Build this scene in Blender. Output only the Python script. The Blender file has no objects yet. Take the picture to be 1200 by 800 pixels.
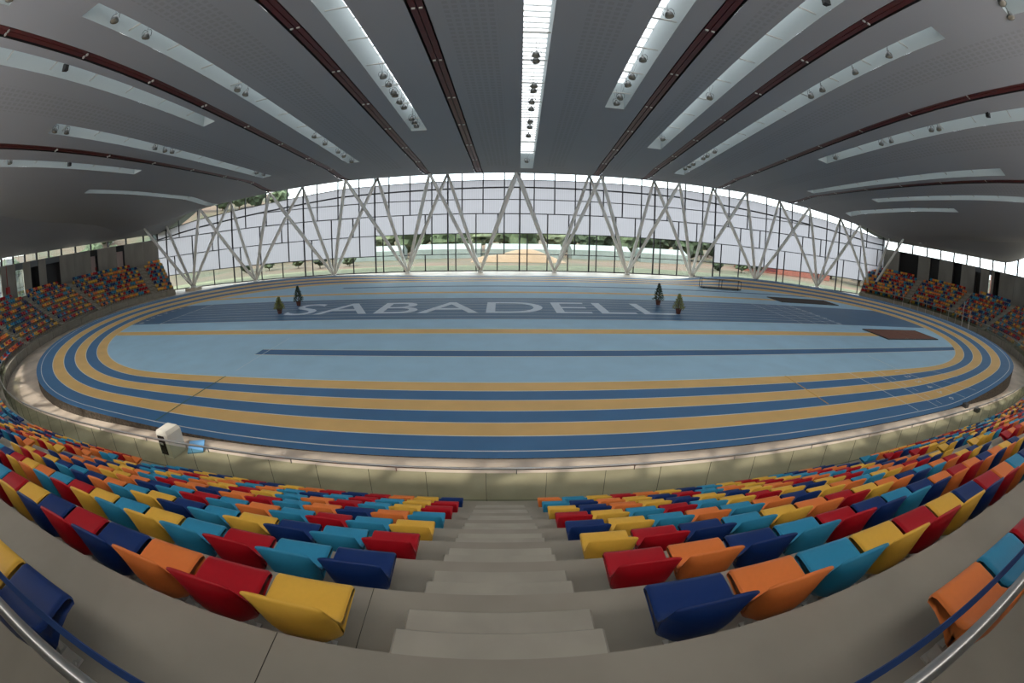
import bpy, bmesh, math, random
import numpy as np
from mathutils import Vector, Matrix

random.seed(11)
SC = bpy.context.scene
COL = SC.collection

# ------------------------------------------------------------------ camera
cd = bpy.data.cameras.new('camera'); cam = bpy.data.objects.new('camera', cd); COL.objects.link(cam); SC.camera = cam
cd.type = 'PANO'
cd.panorama_type = 'FISHEYE_LENS_POLYNOMIAL'
cd.sensor_width = 36; cd.sensor_height = 24; cd.sensor_fit = 'HORIZONTAL'
cd.fisheye_fov = math.radians(200)
PK = [0.0, 0.06675518706248695, 1.4739364212840621e-05, 2.7939540284416594e-06, 7.386991106852757e-08]
cd.fisheye_polynomial_k0, cd.fisheye_polynomial_k1, cd.fisheye_polynomial_k2, cd.fisheye_polynomial_k3, cd.fisheye_polynomial_k4 = [-k for k in PK]
CAMH = 6.3488
PITCH, YAW, ROLL = 0.26874511889245045, 0.03354282429846348, -0.009751892350501277
def cam_dir(r, f, u):           # camera frame (right, forward, up) to world
    x, y, z = r, f, u
    a, b = math.cos(ROLL), math.sin(ROLL); x, z = a*x+b*z, -b*x+a*z
    a, b = math.cos(PITCH), math.sin(PITCH); y, z = a*y+b*z, -b*y+a*z
    a, b = math.cos(YAW), math.sin(YAW); x, y = a*x+b*y, -b*x+a*y
    return Vector((x, y, z))
SHX, SHY = 0.0, 0.0
R_, F_, U_ = cam_dir(1, 0, 0), cam_dir(0, 1, 0), cam_dir(0, 0, 1)
# principal point lies 3 px right / 1 px below the centre: turn the camera by that little
ax, ay = -2.955/499.0, 1.02/499.0
F2 = (F_ + R_*ax + U_*ay).normalized(); R2 = (R_ - F_*ax).normalized(); U2 = R2.cross(F2).normalized(); R2 = F2.cross(U2)
M = Matrix((R2, U2, -F2)).transposed().to_4x4(); M.translation = (0, 0, CAMH)
cam.matrix_world = M
cd.clip_end = 2000; cd.clip_start = 0.02

# ------------------------------------------------------------------ world, sun, exposure
w = bpy.data.worlds.new('world'); SC.world = w; w.use_nodes = True
nt = w.node_tree; nt.nodes.clear()
out = nt.nodes.new('ShaderNodeOutputWorld'); bg = nt.nodes.new('ShaderNodeBackground')
tc = nt.nodes.new('ShaderNodeTexCoord'); nz = nt.nodes.new('ShaderNodeTexNoise'); cr = nt.nodes.new('ShaderNodeValToRGB')
nz.inputs['Scale'].default_value = 2.2; nz.inputs['Detail'].default_value = 6
nt.links.new(tc.outputs['Generated'], nz.inputs['Vector']); nt.links.new(nz.outputs['Fac'], cr.inputs['Fac'])
cr.color_ramp.elements[0].position = .35; cr.color_ramp.elements[0].color = (.80, .86, .98, 1)
cr.color_ramp.elements[1].position = .65; cr.color_ramp.elements[1].color = (1, .99, .97, 1)
nt.links.new(cr.outputs['Color'], bg.inputs['Color']); bg.inputs['Strength'].default_value = 4.6
nt.links.new(bg.outputs['Background'], out.inputs['Surface'])
sl = bpy.data.lights.new('sun', 'SUN'); sl.energy = 7.5; sl.angle = math.radians(1.2); sl.color = (1, .93, .84)
sun = bpy.data.objects.new('sun', sl); COL.objects.link(sun)
sun.rotation_euler = Vector((-.30, -.69, 1.02)).to_track_quat('Z', 'Y').to_euler()
SC.view_settings.view_transform = 'Standard'; SC.view_settings.look = 'None'; SC.view_settings.gamma = 1
SC.view_settings.use_curve_mapping = False; SC.view_settings.exposure = 0.46

# ------------------------------------------------------------------ materials
def lin(c): return tuple((x/12.92 if x <= .04045 else ((x+.055)/1.055)**2.4) for x in c)
def rgb(r, g, b): return (*lin((r/255, g/255, b/255)), 1)
def mat(name, col, rough=.6, var=.0, scale=4, bump=0, metal=0, col2=None, stretch=None, spec=.5, detail=5):
    m = bpy.data.materials.new(name); m.use_nodes = True; nt = m.node_tree; b = nt.nodes['Principled BSDF']
    b.inputs['Roughness'].default_value = rough; b.inputs['Metallic'].default_value = metal
    b.inputs['Specular IOR Level'].default_value = spec
    b.inputs['Base Color'].default_value = col
    if var or col2 or bump:
        tc = nt.nodes.new('ShaderNodeTexCoord'); n = nt.nodes.new('ShaderNodeTexNoise')
        n.inputs['Scale'].default_value = scale; n.inputs['Detail'].default_value = detail
        if stretch:
            mp = nt.nodes.new('ShaderNodeMapping'); mp.inputs['Scale'].default_value = stretch
            nt.links.new(tc.outputs['Object'], mp.inputs['Vector']); nt.links.new(mp.outputs['Vector'], n.inputs['Vector'])
        else: nt.links.new(tc.outputs['Object'], n.inputs['Vector'])
        r = nt.nodes.new('ShaderNodeValToRGB'); r.color_ramp.elements[0].position = .32; r.color_ramp.elements[1].position = .68
        c2 = col2 or tuple(min(1, c*(1+var)) for c in col[:3])+(1,)
        c1 = col if col2 else tuple(c*(1-var) for c in col[:3])+(1,)
        r.color_ramp.elements[0].color = c1; r.color_ramp.elements[1].color = c2
        nt.links.new(n.outputs['Fac'], r.inputs['Fac']); nt.links.new(r.outputs['Color'], b.inputs['Base Color'])
        if bump:
            bp = nt.nodes.new('ShaderNodeBump'); bp.inputs['Strength'].default_value = bump; bp.inputs['Distance'].default_value = .01
            nt.links.new(n.outputs['Fac'], bp.inputs['Height']); nt.links.new(bp.outputs['Normal'], b.inputs['Normal'])
    return m
def math_node(nt, op, a, b=None, clamp=False):
    n = nt.nodes.new('ShaderNodeMath'); n.operation = op; n.use_clamp = clamp
    for i, v in enumerate((a, b)):
        if v is None: continue
        if isinstance(v, (int, float)): n.inputs[i].default_value = v
        else: nt.links.new(v, n.inputs[i])
    return n.outputs[0]
def glass_mat(name, tint, refl=.08, rough=.02, fk=.7):
    m = bpy.data.materials.new(name); m.use_nodes = True; nt = m.node_tree; nt.nodes.clear()
    o = nt.nodes.new('ShaderNodeOutputMaterial'); t = nt.nodes.new('ShaderNodeBsdfTransparent'); g = nt.nodes.new('ShaderNodeBsdfGlossy'); mx = nt.nodes.new('ShaderNodeMixShader')
    t.inputs['Color'].default_value = tint; g.inputs['Roughness'].default_value = rough; g.inputs['Color'].default_value = (.9, .95, .93, 1)
    lw = nt.nodes.new('ShaderNodeLayerWeight'); lw.inputs['Blend'].default_value = .25
    f = math_node(nt, 'MULTIPLY', lw.outputs['Fresnel'], fk); f = math_node(nt, 'ADD', f, refl*.4, True)
    nt.links.new(f, mx.inputs['Fac']); nt.links.new(t.outputs[0], mx.inputs[1]); nt.links.new(g.outputs[0], mx.inputs[2]); nt.links.new(mx.outputs[0], o.inputs['Surface'])
    return m
def polycarb(name, col, stripe_axis_uv=True, trans=.0, tcol=(1, 1, 1, 1)):
    m = bpy.data.materials.new(name); m.use_nodes = True; nt = m.node_tree; nt.nodes.clear()
    o = nt.nodes.new('ShaderNodeOutputMaterial'); tl = nt.nodes.new('ShaderNodeBsdfTranslucent'); d = nt.nodes.new('ShaderNodeBsdfDiffuse'); mx = nt.nodes.new('ShaderNodeMixShader')
    uv = nt.nodes.new('ShaderNodeUVMap'); sx = nt.nodes.new('ShaderNodeSeparateXYZ'); nt.links.new(uv.outputs[0], sx.inputs[0])
    s = math_node(nt, 'SINE', math_node(nt, 'MULTIPLY', sx.outputs[0], 2*math.pi/.32))
    s = math_node(nt, 'MULTIPLY', s, .06); s = math_node(nt, 'ADD', s, .97)
    cx = nt.nodes.new('ShaderNodeMix'); cx.data_type = 'RGBA'; cx.blend_type = 'MULTIPLY'; cx.inputs[0].default_value = 1
    cx.inputs[6].default_value = col
    cb = nt.nodes.new('ShaderNodeCombineColor'); [nt.links.new(s, cb.inputs[i]) for i in range(3)]
    nt.links.new(cb.outputs[0], cx.inputs[7]); nt.links.new(cx.outputs[2], tl.inputs['Color'])
    d.inputs['Color'].default_value = (.45, .45, .46, 1); mx.inputs['Fac'].default_value = .25
    nt.links.new(tl.outputs[0], mx.inputs[1]); nt.links.new(d.outputs[0], mx.inputs[2])
    if trans:
        tr = nt.nodes.new('ShaderNodeBsdfTransparent'); tr.inputs['Color'].default_value = tcol
        m2 = nt.nodes.new('ShaderNodeMixShader'); m2.inputs['Fac'].default_value = trans
        nt.links.new(mx.outputs[0], m2.inputs[1]); nt.links.new(tr.outputs[0], m2.inputs[2]); nt.links.new(m2.outputs[0], o.inputs['Surface'])
    else: nt.links.new(mx.outputs[0], o.inputs['Surface'])
    return m

MT = {}
MT['lightblue'] = mat('track_light_blue', rgb(166, 206, 230), .55, .05, .6, .05)
MT['blue'] = mat('track_blue', rgb(66, 116, 162), .55, .06, .7, .05)
MT['navyline'] = mat('track_dark_blue', rgb(56, 104, 150), .55, .05, .7, .05)
MT['sprint'] = mat('track_sprint_blue', rgb(50, 98, 138), .5, .06, .5, .05)
MT['ochre'] = mat('track_ochre', rgb(232, 190, 118), .55, .05, .7, .05)
MT['line'] = mat('line_white', rgb(225, 228, 226), .5)
MT['letter'] = mat('letter_white', rgb(206, 220, 234), .5, .04, 3)
MT['green'] = mat('line_green', rgb(70, 110, 80), .5)
MT['orangeline'] = mat('line_orange', rgb(215, 160, 50), .5)
MT['skirt'] = mat('track_skirt', rgb(80, 72, 62), .9, .5, 9, .4)
MT['concrete'] = mat('concrete_terrace', rgb(150, 145, 133), .8, .09, 1.6, .12)
MT['step'] = mat('concrete_step', rgb(163, 159, 147), .8, .10, 2.4, .12)
MT['cwall'] = mat('concrete_panel', rgb(150, 147, 140), .85, .10, .8, .15, stretch=(1, 1, .35))
MT['seam'] = mat('joint_dark', rgb(50, 48, 44), .9)
MT['wellwhite'] = mat('skylight_lining', rgb(168, 176, 176), .7)
MT['frame'] = mat('facade_frame', rgb(38, 38, 44), .45, metal=.3)
MT['steelwhite'] = mat('painted_steel', rgb(226, 225, 220), .45, .03, 2)
MT['steel'] = mat('brushed_steel', rgb(190, 190, 188), .28, metal=.9)
MT['galv'] = mat('galvanised_bracket', rgb(185, 184, 178), .5, metal=.35)
MT['darkred'] = mat('heater_red', rgb(76, 27, 28), .45, .12, 3)
MT['black'] = mat('black_paint', rgb(22, 22, 24), .6)
MT['darkgrey'] = mat('dark_grey', rgb(62, 62, 64), .7)
MT['header'] = mat('header_grey', rgb(108, 114, 120), .6)
MT['pinkdoor'] = mat('door_pinkish', rgb(214, 196, 192), .6)
MT['redbox'] = mat('hose_red', rgb(176, 34, 36), .45)
MT['whitebox'] = mat('white_enamel', rgb(222, 218, 206), .4, .03, 3)
MT['screen'] = mat('dark_glazed_panel', rgb(26, 16, 16), .15)
MT['sandpit'] = mat('sand_cover', rgb(118, 74, 58), .9, .18, 2, .4, stretch=(1, 14, 1))
MT['sandpit2'] = mat('sand_cover_dark', rgb(62, 50, 44), .9, .18, 2, .4, stretch=(1, 14, 1))
MT['bluemat'] = mat('blue_board', rgb(110, 165, 215), .5)
MT['strap'] = mat('blue_strap', rgb(28, 62, 118), .6)
MT['lampmetal'] = mat('lamp_aluminium', rgb(104, 104, 102), .3, metal=.85)
MT['lampglass'] = mat('lamp_glass', rgb(120, 116, 104), .1)
MT['pot'] = mat('pot_brown', rgb(82, 48, 38), .7, .1, 8)
MT['leafdark'] = mat('conifer_dark', rgb(44, 70, 52), .8, .35, 14)
MT['leafolive'] = mat('conifer_olive', rgb(128, 134, 82), .8, .35, 14)
MT['bark'] = mat('bark', rgb(92, 74, 56), .9, .2, 8)
MT['tree1'] = mat('foliage_green', rgb(66, 78, 54), .9, .35, 1.2, .3)
MT['tree2'] = mat('foliage_deep', rgb(52, 64, 45), .9, .35, 1.4, .3)
MT['tree3'] = mat('foliage_pale', rgb(86, 93, 70), .9, .3, 1.3, .3)
MT['terrain'] = mat('hillside', rgb(54, 64, 46), .95, scale=.05, col2=rgb(96, 72, 60), detail=8)
MT['sand'] = mat('sand_mound', rgb(122, 102, 82), .95, .08, .4)
MT['brick'] = mat('red_brick', rgb(116, 68, 58), .9, .12, 1.5)
MT['greenhouse'] = mat('pale_sheet_roof', rgb(112, 121, 118), .5, .1, .3)
MT['paving'] = mat('pale_paving', rgb(92, 96, 70), .9, .2, .4)
SEATC = {'N': ('navy blue', rgb(22, 52, 112)), 'L': ('sky blue', rgb(52, 146, 186)), 'R': ('red', rgb(178, 18, 34)),
         'Y': ('yellow', rgb(236, 186, 74)), 'O': ('orange', rgb(236, 132, 66))}
for k, (n, c) in SEATC.items(): MT['seat'+k] = mat('seat_plastic_'+n.replace(' ', '_'), c, .4, .02, 30, .03, spec=.28)
MT['glass'] = glass_mat('clear_glass', (.60, .66, .64, 1))
MT['addedglaze'] = glass_mat('added_clear_glazing', (.93, .94, .92, 1), .0)
MT['guardglass'] = glass_mat('guard_glass', (.55, .60, .48, 1), .0, fk=.18)
MT['poly'] = polycarb('ribbed_polycarbonate', (.25, .26, .277, 1))
MT['polyback'] = polycarb('frosted_polycarbonate', (.66, .63, .60, 1))
MT['skyglaze'] = polycarb('rooflight_glazing', (.37, .39, .405, 1))

def floor_material():
    m = mat('hall_floor_concrete', rgb(178, 164, 148), .42, bump=.05, scale=.5, col2=rgb(222, 206, 188), detail=9)
    return m
MT['floor'] = floor_material()

def ceiling_material():
    m = bpy.data.materials.new('ceiling_board'); m.use_nodes = True; nt = m.node_tree; b = nt.nodes['Principled BSDF']
    b.inputs['Roughness'].default_value = .8
    tc = nt.nodes.new('ShaderNodeTexCoord'); sp = nt.nodes.new('ShaderNodeSeparateXYZ'); nt.links.new(tc.outputs['Object'], sp.inputs[0])
    x, y = sp.outputs[0], sp.outputs[1]
    xi = math_node(nt, 'ADD', x, math_node(nt, 'MULTIPLY', y, -.04)); xi = math_node(nt, 'ADD', xi, .04*54-4.6)
    def band(a, b_):
        return math_node(nt, 'MULTIPLY', math_node(nt, 'GREATER_THAN', xi, a), math_node(nt, 'LESS_THAN', xi, b_))
    tot = None
    for a, b_ in ((-6.2, -3.5), (.9, 2.9), (8.9, 9.9), (19.4, 21.7), (29.4, 31.6), (-19.2, -16.4), (-31.5, -29.0), (38.4, 40.2), (-11.5+.0, -11.49)):
        t = band(a, b_); tot = t if tot is None else math_node(nt, 'ADD', tot, t)
    fx = math_node(nt, 'FRACT', math_node(nt, 'MULTIPLY', xi, 1/.44)); fy = math_node(nt, 'FRACT', math_node(nt, 'MULTIPLY', y, 1/.44))
    hole = math_node(nt, 'MULTIPLY', math_node(nt, 'LESS_THAN', fx, .62), math_node(nt, 'LESS_THAN', fy, .62))
    f = math_node(nt, 'MULTIPLY', math_node(nt, 'MULTIPLY', tot, hole), math_node(nt, 'LESS_THAN', y, 51.0))
    mx = nt.nodes.new('ShaderNodeMix'); mx.data_type = 'RGBA'; nt.links.new(f, mx.inputs[0])
    mx.inputs[6].default_value = rgb(144, 146, 150); mx.inputs[7].default_value = rgb(136, 138, 141)
    nt.links.new(mx.outputs[2], b.inputs['Base Color'])
    return m
MT['ceiling'] = ceiling_material()

# ------------------------------------------------------------------ helpers
def tag(o, label=None, cat=None, group=None, kind=None):
    if label: o['label'] = label
    if cat: o['category'] = cat
    if group: o['group'] = group
    if kind: o['kind'] = kind
    return o
def empty(name, loc=(0, 0, 0), rz=0, **k):
    o = bpy.data.objects.new(name, None); COL.objects.link(o); o.location = loc; o.rotation_euler = (0, 0, rz); o.empty_display_size = .1
    return tag(o, **k)
class MB:
    def __init__(s): s.v = []; s.f = []; s.m = []; s.uv = None
    def add(s, vs, fs, mi=0):
        n = len(s.v); s.v += [tuple(map(float, v)) for v in vs]; s.f += [tuple(n+i for i in f) for f in fs]; s.m += [mi]*len(fs); return s
    def quad(s, a, b, c, d, mi=0): return s.add([a, b, c, d], [(0, 1, 2, 3)], mi)
    def box(s, x0, x1, y0, y1, z0, z1, mi=0):
        return s.add([(x0, y0, z0), (x1, y0, z0), (x1, y1, z0), (x0, y1, z0), (x0, y0, z1), (x1, y0, z1), (x1, y1, z1), (x0, y1, z1)],
                     [(0, 3, 2, 1), (4, 5, 6, 7), (0, 1, 5, 4), (1, 2, 6, 5), (2, 3, 7, 6), (3, 0, 4, 7)], mi)
    def bar(s, p, q, w, h=None, up=(0, 0, 1), mi=0):
        h = h or w; p = Vector(p); q = Vector(q); d = (q-p)
        if d.length < 1e-6: return s
        d.normalize(); u = Vector(up); sd = d.cross(u)
        if sd.length < 1e-3: sd = d.cross(Vector((1, 0, 0)))
        sd.normalize(); u = sd.cross(d); sd *= w/2; u = u*(h/2)
        return s.add([p-sd-u, p+sd-u, p+sd+u, p-sd+u, q-sd-u, q+sd-u, q+sd+u, q-sd+u],
                     [(0, 1, 2, 3), (7, 6, 5, 4), (0, 4, 5, 1), (1, 5, 6, 2), (2, 6, 7, 3), (3, 7, 4, 0)], mi)
    def tube(s, pts, r, n=8, mi=0, cap=True):
        pts = [Vector(p) for p in pts]; rs = r if isinstance(r, (list, tuple)) else [r]*len(pts); base = len(s.v); ref = None
        for i, p in enumerate(pts):
            d = (pts[min(i+1, len(pts)-1)]-pts[max(i-1, 0)]).normalized()
            if ref is None: ref = Vector((0, 0, 1)) if abs(d.z) < .9 else Vector((1, 0, 0))
            a = d.cross(ref).normalized(); b = a.cross(d).normalized()
            for k in range(n):
                t = 2*math.pi*k/n; s.v.append(tuple(p+a*(rs[i]*math.cos(t))+b*(rs[i]*math.sin(t))))
        for i in range(len(pts)-1):
            for k in range(n):
                k2 = (k+1) % n; s.f.append((base+i*n+k, base+i*n+k2, base+(i+1)*n+k2, base+(i+1)*n+k)); s.m.append(mi)
        if cap:
            s.f.append(tuple(base+k for k in reversed(range(n)))); s.m.append(mi)
            s.f.append(tuple(base+(len(pts)-1)*n+k for k in range(n))); s.m.append(mi)
        return s
    def lathe(s, prof, c=(0, 0, 0), n=14, mi=0):
        base = len(s.v)
        for r, z in prof:
            for k in range(n):
                t = 2*math.pi*k/n; s.v.append((c[0]+r*math.cos(t), c[1]+r*math.sin(t), c[2]+z))
        for i in range(len(prof)-1):
            for k in range(n):
                k2 = (k+1) % n; s.f.append((base+i*n+k, base+i*n+k2, base+(i+1)*n+k2, base+(i+1)*n+k)); s.m.append(mi)
        return s
    def mesh(s, name, mats, smooth=False):
        me = bpy.data.meshes.new(name); me.from_pydata(s.v, [], s.f)
        for m in (mats if isinstance(mats, (list, tuple)) else [mats]): me.materials.append(m)
        if any(s.m): me.polygons.foreach_set('material_index', s.m)
        if smooth: me.polygons.foreach_set('use_smooth', [True]*len(s.f))
        if s.uv: 
            l = me.uv_layers.new(name='UVMap'); l.data.foreach_set('uv', s.uv)
        me.update(); return me
    def build(s, name, mats, parent=None, smooth=False, **k):
        o = bpy.data.objects.new(name, s.mesh(name, mats, smooth)); COL.objects.link(o)
        if parent: o.parent = parent
        return tag(o, **k)
def place(name, me, parent=None, loc=(0, 0, 0), rot=(0, 0, 0), **k):
    o = bpy.data.objects.new(name, me); COL.objects.link(o); o.location = loc; o.rotation_euler = rot
    if parent: o.parent = parent
    return tag(o, **k)
def sm(t): t = np.clip(t, 0, 1); return t*t*(3-2*t)
def text_mesh(s, size, extr=0.0):
    cu = bpy.data.curves.new('t', 'FONT'); cu.body = s; cu.size = size; cu.extrude = extr; cu.resolution_u = 6
    o = bpy.data.objects.new('t', cu); COL.objects.link(o); bpy.context.view_layer.update()
    me = bpy.data.meshes.new_from_object(o.evaluated_get(bpy.context.evaluated_depsgraph_get()))
    bpy.data.objects.remove(o); bpy.data.curves.remove(cu); me.materials.clear(); return me

# ------------------------------------------------------------------ plan curves
def resample(P, step, smooth_it=0):
    P = np.array(P, float); d = np.r_[0, np.cumsum(np.hypot(*np.diff(P, axis=0).T))]; n = int(d[-1]/step)+1
    s = np.linspace(0, d[-1], n); Q = np.c_[np.interp(s, d, P[:, 0]), np.interp(s, d, P[:, 1])]
    for _ in range(smooth_it): Q[1:-1] = .5*Q[1:-1]+.25*(Q[:-2]+Q[2:])
    return Q
PL = [(-15, 7.49), (-19, 7.6), (-23, 8.2), (-27, 9.3), (-31.5, 11.1), (-36, 13.5), (-40.2, 16.6), (-43.6, 20.6), (-46.3, 25), (-48.7, 30), (-50.5, 35.5), (-51.2, 40), (-50.9, 44), (-49.7, 47.2), (-48.2, 49.4)]
PR = [(18, 7.49), (24, 7.7), (32, 8.7), (38, 9.9), (44, 11.8), (50, 15.2), (53.2, 17.9), (56.5, 20.9), (59.5, 25), (61.5, 29.5), (62.8, 35), (62.8, 41), (61.8, 46), (60.4, 49.2), (58.8, 51.6)]
PATH = resample(PL[::-1]+PR, .5, 60)
def normals(P):
    t = np.gradient(P, axis=0); t /= np.hypot(*t.T)[:, None]; return np.c_[t[:, 1], -t[:, 0]]     # outward (away from the track)
NRM = normals(PATH)
ARC = np.r_[0, np.cumsum(np.hypot(*np.diff(PATH, axis=0).T))]
S0 = float(np.interp(0, PATH[:, 0], ARC))      # arc length at x = 0 (near straight; x is monotonic there)
_i0 = int(np.argmin(np.abs(PATH[:, 0])+100*(PATH[:, 1] > 9))); S0 = float(ARC[_i0]-PATH[_i0, 0])
def P_at(s, o=0.0):
    p = np.array([np.interp(s, ARC, PATH[:, 0]), np.interp(s, ARC, PATH[:, 1])]); n = np.array([np.interp(s, ARC, NRM[:, 0]), np.interp(s, ARC, NRM[:, 1])]); n /= np.hypot(*n)
    return p+n*o, n
def off_of(X, Y):
    X = np.asarray(X, float); Y = np.asarray(Y, float); sh = X.shape; X = X.ravel(); Y = Y.ravel()
    ext0 = PATH[0]-(PATH[1]-PATH[0])/np.hypot(*(PATH[1]-PATH[0]))*np.arange(20, 0, -1)[:, None]
    ext1 = PATH[-1]+(PATH[-1]-PATH[-2])/np.hypot(*(PATH[-1]-PATH[-2]))*np.arange(1, 21)[:, None]
    Q = np.vstack([ext0, PATH, ext1]); N = normals(Q); out = np.empty(len(X)); NX = np.empty((len(X), 2))
    for i in range(0, len(X), 2000):
        dx = X[i:i+2000, None]-Q[None, :, 0]; dy = Y[i:i+2000, None]-Q[None, :, 1]; j = np.argmin(dx*dx+dy*dy, axis=1); r = np.arange(len(j))
        out[i:i+2000] = dx[r, j]*N[j, 0]+dy[r, j]*N[j, 1]; NX[i:i+2000] = N[j]
    return out.reshape(sh), NX.reshape(*sh, 2)
FAC = resample([(-78, 40), (-70, 46.5), (-62, 51), (-54, 54.8), (-46, 57.6), (-35, 60.2), (-24.5, 61.8), (-13, 62.3), (2.5, 62.4), (18, 62.4), (29, 62.1), (40, 60.9), (51, 58.7), (60, 55.8), (68, 52.3), (78, 46)], .5, 20)
def yf(x): return np.interp(x, FAC[:, 0], FAC[:, 1])

# ------------------------------------------------------------------ roof height
XI0 = 4.6
def xi_of(x, y): return x+.04*(54-y)
def eaveT(x): return np.interp(x, [-66, -58.8, -53.6, -48.4, -35.7, -24, 1.5, 27.7, 40.3, 54.3, 70.5, 78], [9.6, 10.6, 11.8, 12.6, 13.7, 14.25, 14.5, 14.5, 14.3, 13.1, 10.8, 10.7])
def valleyV(x): return np.interp(x, [-60, -52.4, -43, -31.8, -20.6, -9, 24, 34.5, 45.6, 55, 63.7, 72], [9.7, 10.4, 11.9, 12.8, 13.43, 13.55, 13.58, 13.47, 12.74, 11.5, 10.75, 10.7])
def zr(x, y):
    d = np.abs(xi_of(x, y)-XI0)
    rise = np.interp(y, [-14, -8, -3, 2, 6, 10, 13.5, 17, 20.5, 24, 30, 36, 45, 54], [3.6, 4.3, 4.7, 4.95, 4.97, 4.72, 4.5, 4.2, 3.85, 3.45, 2.7, 1.95, .85, 0])
    s = np.interp(d, [0, 18, 25, 30, 36, 45, 55, 70], [1, 1, .95, .72, .45, .2, .05, 0])
    A = np.interp(y, [-20, 22, 35, 42, 50, 60], [.9, .9, 1.4, 2.2, 3, 3]); g = np.interp(d, [0, 30, 38, 45, 50, 56, 62], [0, 0, .1, .35, .7, 1, 1.05])
    z = 13.8-A*g+rise*s
    wd = yf(x)-y; V = valleyV(x); T = eaveT(x)
    k = sm((14-wd)/6.5); z = z*(1-k)+V*k
    return np.where(wd < 7.5, V+(T-V)*np.clip((7.5-wd)/7.5, 0, 1.25), z)
def roofz(x, y):
    x = np.asarray(x, float); y = np.asarray(y, float); z = zr(x, y); o, _ = off_of(x, y)
    t = np.clip((o-5)/4.0, 0, 1.0); B = np.where(x < 0, sm((y-7)/12), sm((y-18)/11)); edge = np.where(x < 0, 9.6, 10.35)
    return z-(np.maximum(z-edge, 0))*t*B
def rz1(x, y): return float(roofz(np.array([x]), np.array([y]))[0])

# ------------------------------------------------------------------ floor
mb = MB(); fx_ = np.arange(-76, 86, 2.0)
for a_, b_ in zip(fx_[:-1], fx_[1:]):
    ya, yb = float(yf(a_))+.3, float(yf(b_))+.3; mb.quad((a_, -6, 0), (b_, -6, 0), (b_, yb, 0), (a_, ya, 0))
    mb.quad((a_, ya, 0), (b_, yb, 0), (b_, yb, -.4), (a_, ya, -.4))
floor = mb.build('floor', MT['floor'], kind='structure')

# ------------------------------------------------------------------ ceiling with its slots
SKY = [(-2.25, -.72, 9, 52), (-12.1, -10.65, 11, 38.1), (-21.8, -20.35, 10.7, 47), (-27.4, -26.1, 4, 28.2), (-33.5, -32.1, 16.2, 47), (-39.2, -37.9, 5, 30.5), (-45.5, -44.3, 28, 51.5),
       (4.15, 5.7, 12, 32.2), (10.35, 11.85, 5, 41.2), (16.65, 18.1, 10.8, 50), (27.1, 28.5, 3, 34), (34.8, 36.1, 15.5, 45.3), (40.9, 42.3, 11, 38.2), (45.2, 46.6, 27, 47.8),
       (-22.9, -21.5, 3, 6.5), (16.65, 18.1, 3, 6.2)]
HEAT = [(-7.9, -6.95), (-14.5, -13.55), (-25.4, -24.5), (-36.1, -35.3), (7.0, 7.95), (13.6, 14.5), (24.7, 25.5), (37.0, 37.8)]
HEAT = [(a, b, 3.2, 55.0 if abs(a) < 30 else 54.0) for a, b in HEAT]
slots = [tuple(s) for s in SKY]+HEAT
xis = sorted({round(v, 3) for s in slots for v in s[:2]} | {-75., 80.}); ys = sorted({round(v, 3) for s in slots for v in s[2:]} | {-2.2, 64.5})
def fill(L, step):
    o = []
    for a, b in zip(L[:-1], L[1:]):
        n = max(1, int(math.ceil((b-a)/step)))
        o += [a+(b-a)*i/n for i in range(n)]
    return o+[L[-1]]
ys = [y for y in ys if y >= -2.2]
xis = fill(xis, 1.6); ys = fill(ys, 1.5)
XG, YG = np.meshgrid(xis, ys, indexing='ij')
XW = XG+XI0-.04*(54-YG); YW = YG.copy()
ylim = yf(XW)+1.5
outy = YW > ylim; YW = np.minimum(YW, ylim)
OFFS, NX = off_of(XW, YW); outo = OFFS > 5.0
cl = np.maximum(OFFS-5.0, 0); XW = XW-NX[..., 0]*cl; YW = YW-NX[..., 1]*cl
ZW = roofz(XW, YW)
mb = MB(); mb.v = [tuple(p) for p in np.c_[XW.ravel(), YW.ravel(), ZW.ravel()]]
ny = len(ys)
def in_slot(x, y): return any(a < x < b and c < y < d for a, b, c, d in slots)
bad = outy | outo
for i in range(len(xis)-1):
    for j in range(ny-1):
        if in_slot((xis[i]+xis[i+1])/2, (ys[j]+ys[j+1])/2): continue
        if bad[i, j] and bad[i+1, j] and bad[i, j+1] and bad[i+1, j+1]: continue
        q = [i*ny+j, i*ny+j+1, (i+1)*ny+j+1, (i+1)*ny+j]
        pts = [mb.v[k] for k in q]
        ar = abs((pts[2][0]-pts[0][0])*(pts[3][1]-pts[1][1])-(pts[2][1]-pts[0][1])*(pts[3][0]-pts[1][0]))
        if ar < .01: continue
        mb.f.append(tuple(q)); mb.m.append(0)
ext = np.arange(12, 0, -.5)[:, None]
EP = np.vstack([PATH[0]-(PATH[1]-PATH[0])/np.hypot(*(PATH[1]-PATH[0]))*ext, PATH, PATH[-1]+(PATH[-1]-PATH[-2])/np.hypot(*(PATH[-1]-PATH[-2]))*ext[::-1]]); EN = normals(EP)
fo = [4.95, 6.2, 7.5, 9.0, 9.75]; base = len(mb.v)
for o_ in fo:
    Q = EP+EN*o_; Q[:, 1] = np.minimum(Q[:, 1], yf(Q[:, 0])+1.5); mb.v += [tuple(p) for p in np.c_[Q, roofz(Q[:, 0], Q[:, 1])]]
ne = len(EP)
for a_ in range(len(fo)-1):
    for i in range(ne-1):
        q = (base+a_*ne+i, base+a_*ne+i+1, base+(a_+1)*ne+i+1, base+(a_+1)*ne+i); p_ = [mb.v[k] for k in q]
        if abs((p_[2][0]-p_[0][0])*(p_[3][1]-p_[1][1])-(p_[2][1]-p_[0][1])*(p_[3][0]-p_[1][0])) > .01: mb.f.append(q); mb.m.append(0)
ceiling = mb.build('ceiling', MT['ceiling'], kind='structure', smooth=True)
def XY(xi, y): return (xi+XI0-.04*(54-y), y)
def up(xi, y, dz=0):
    x, yy = XY(xi, y); return (x, yy, rz1(x, yy)+dz)
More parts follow.
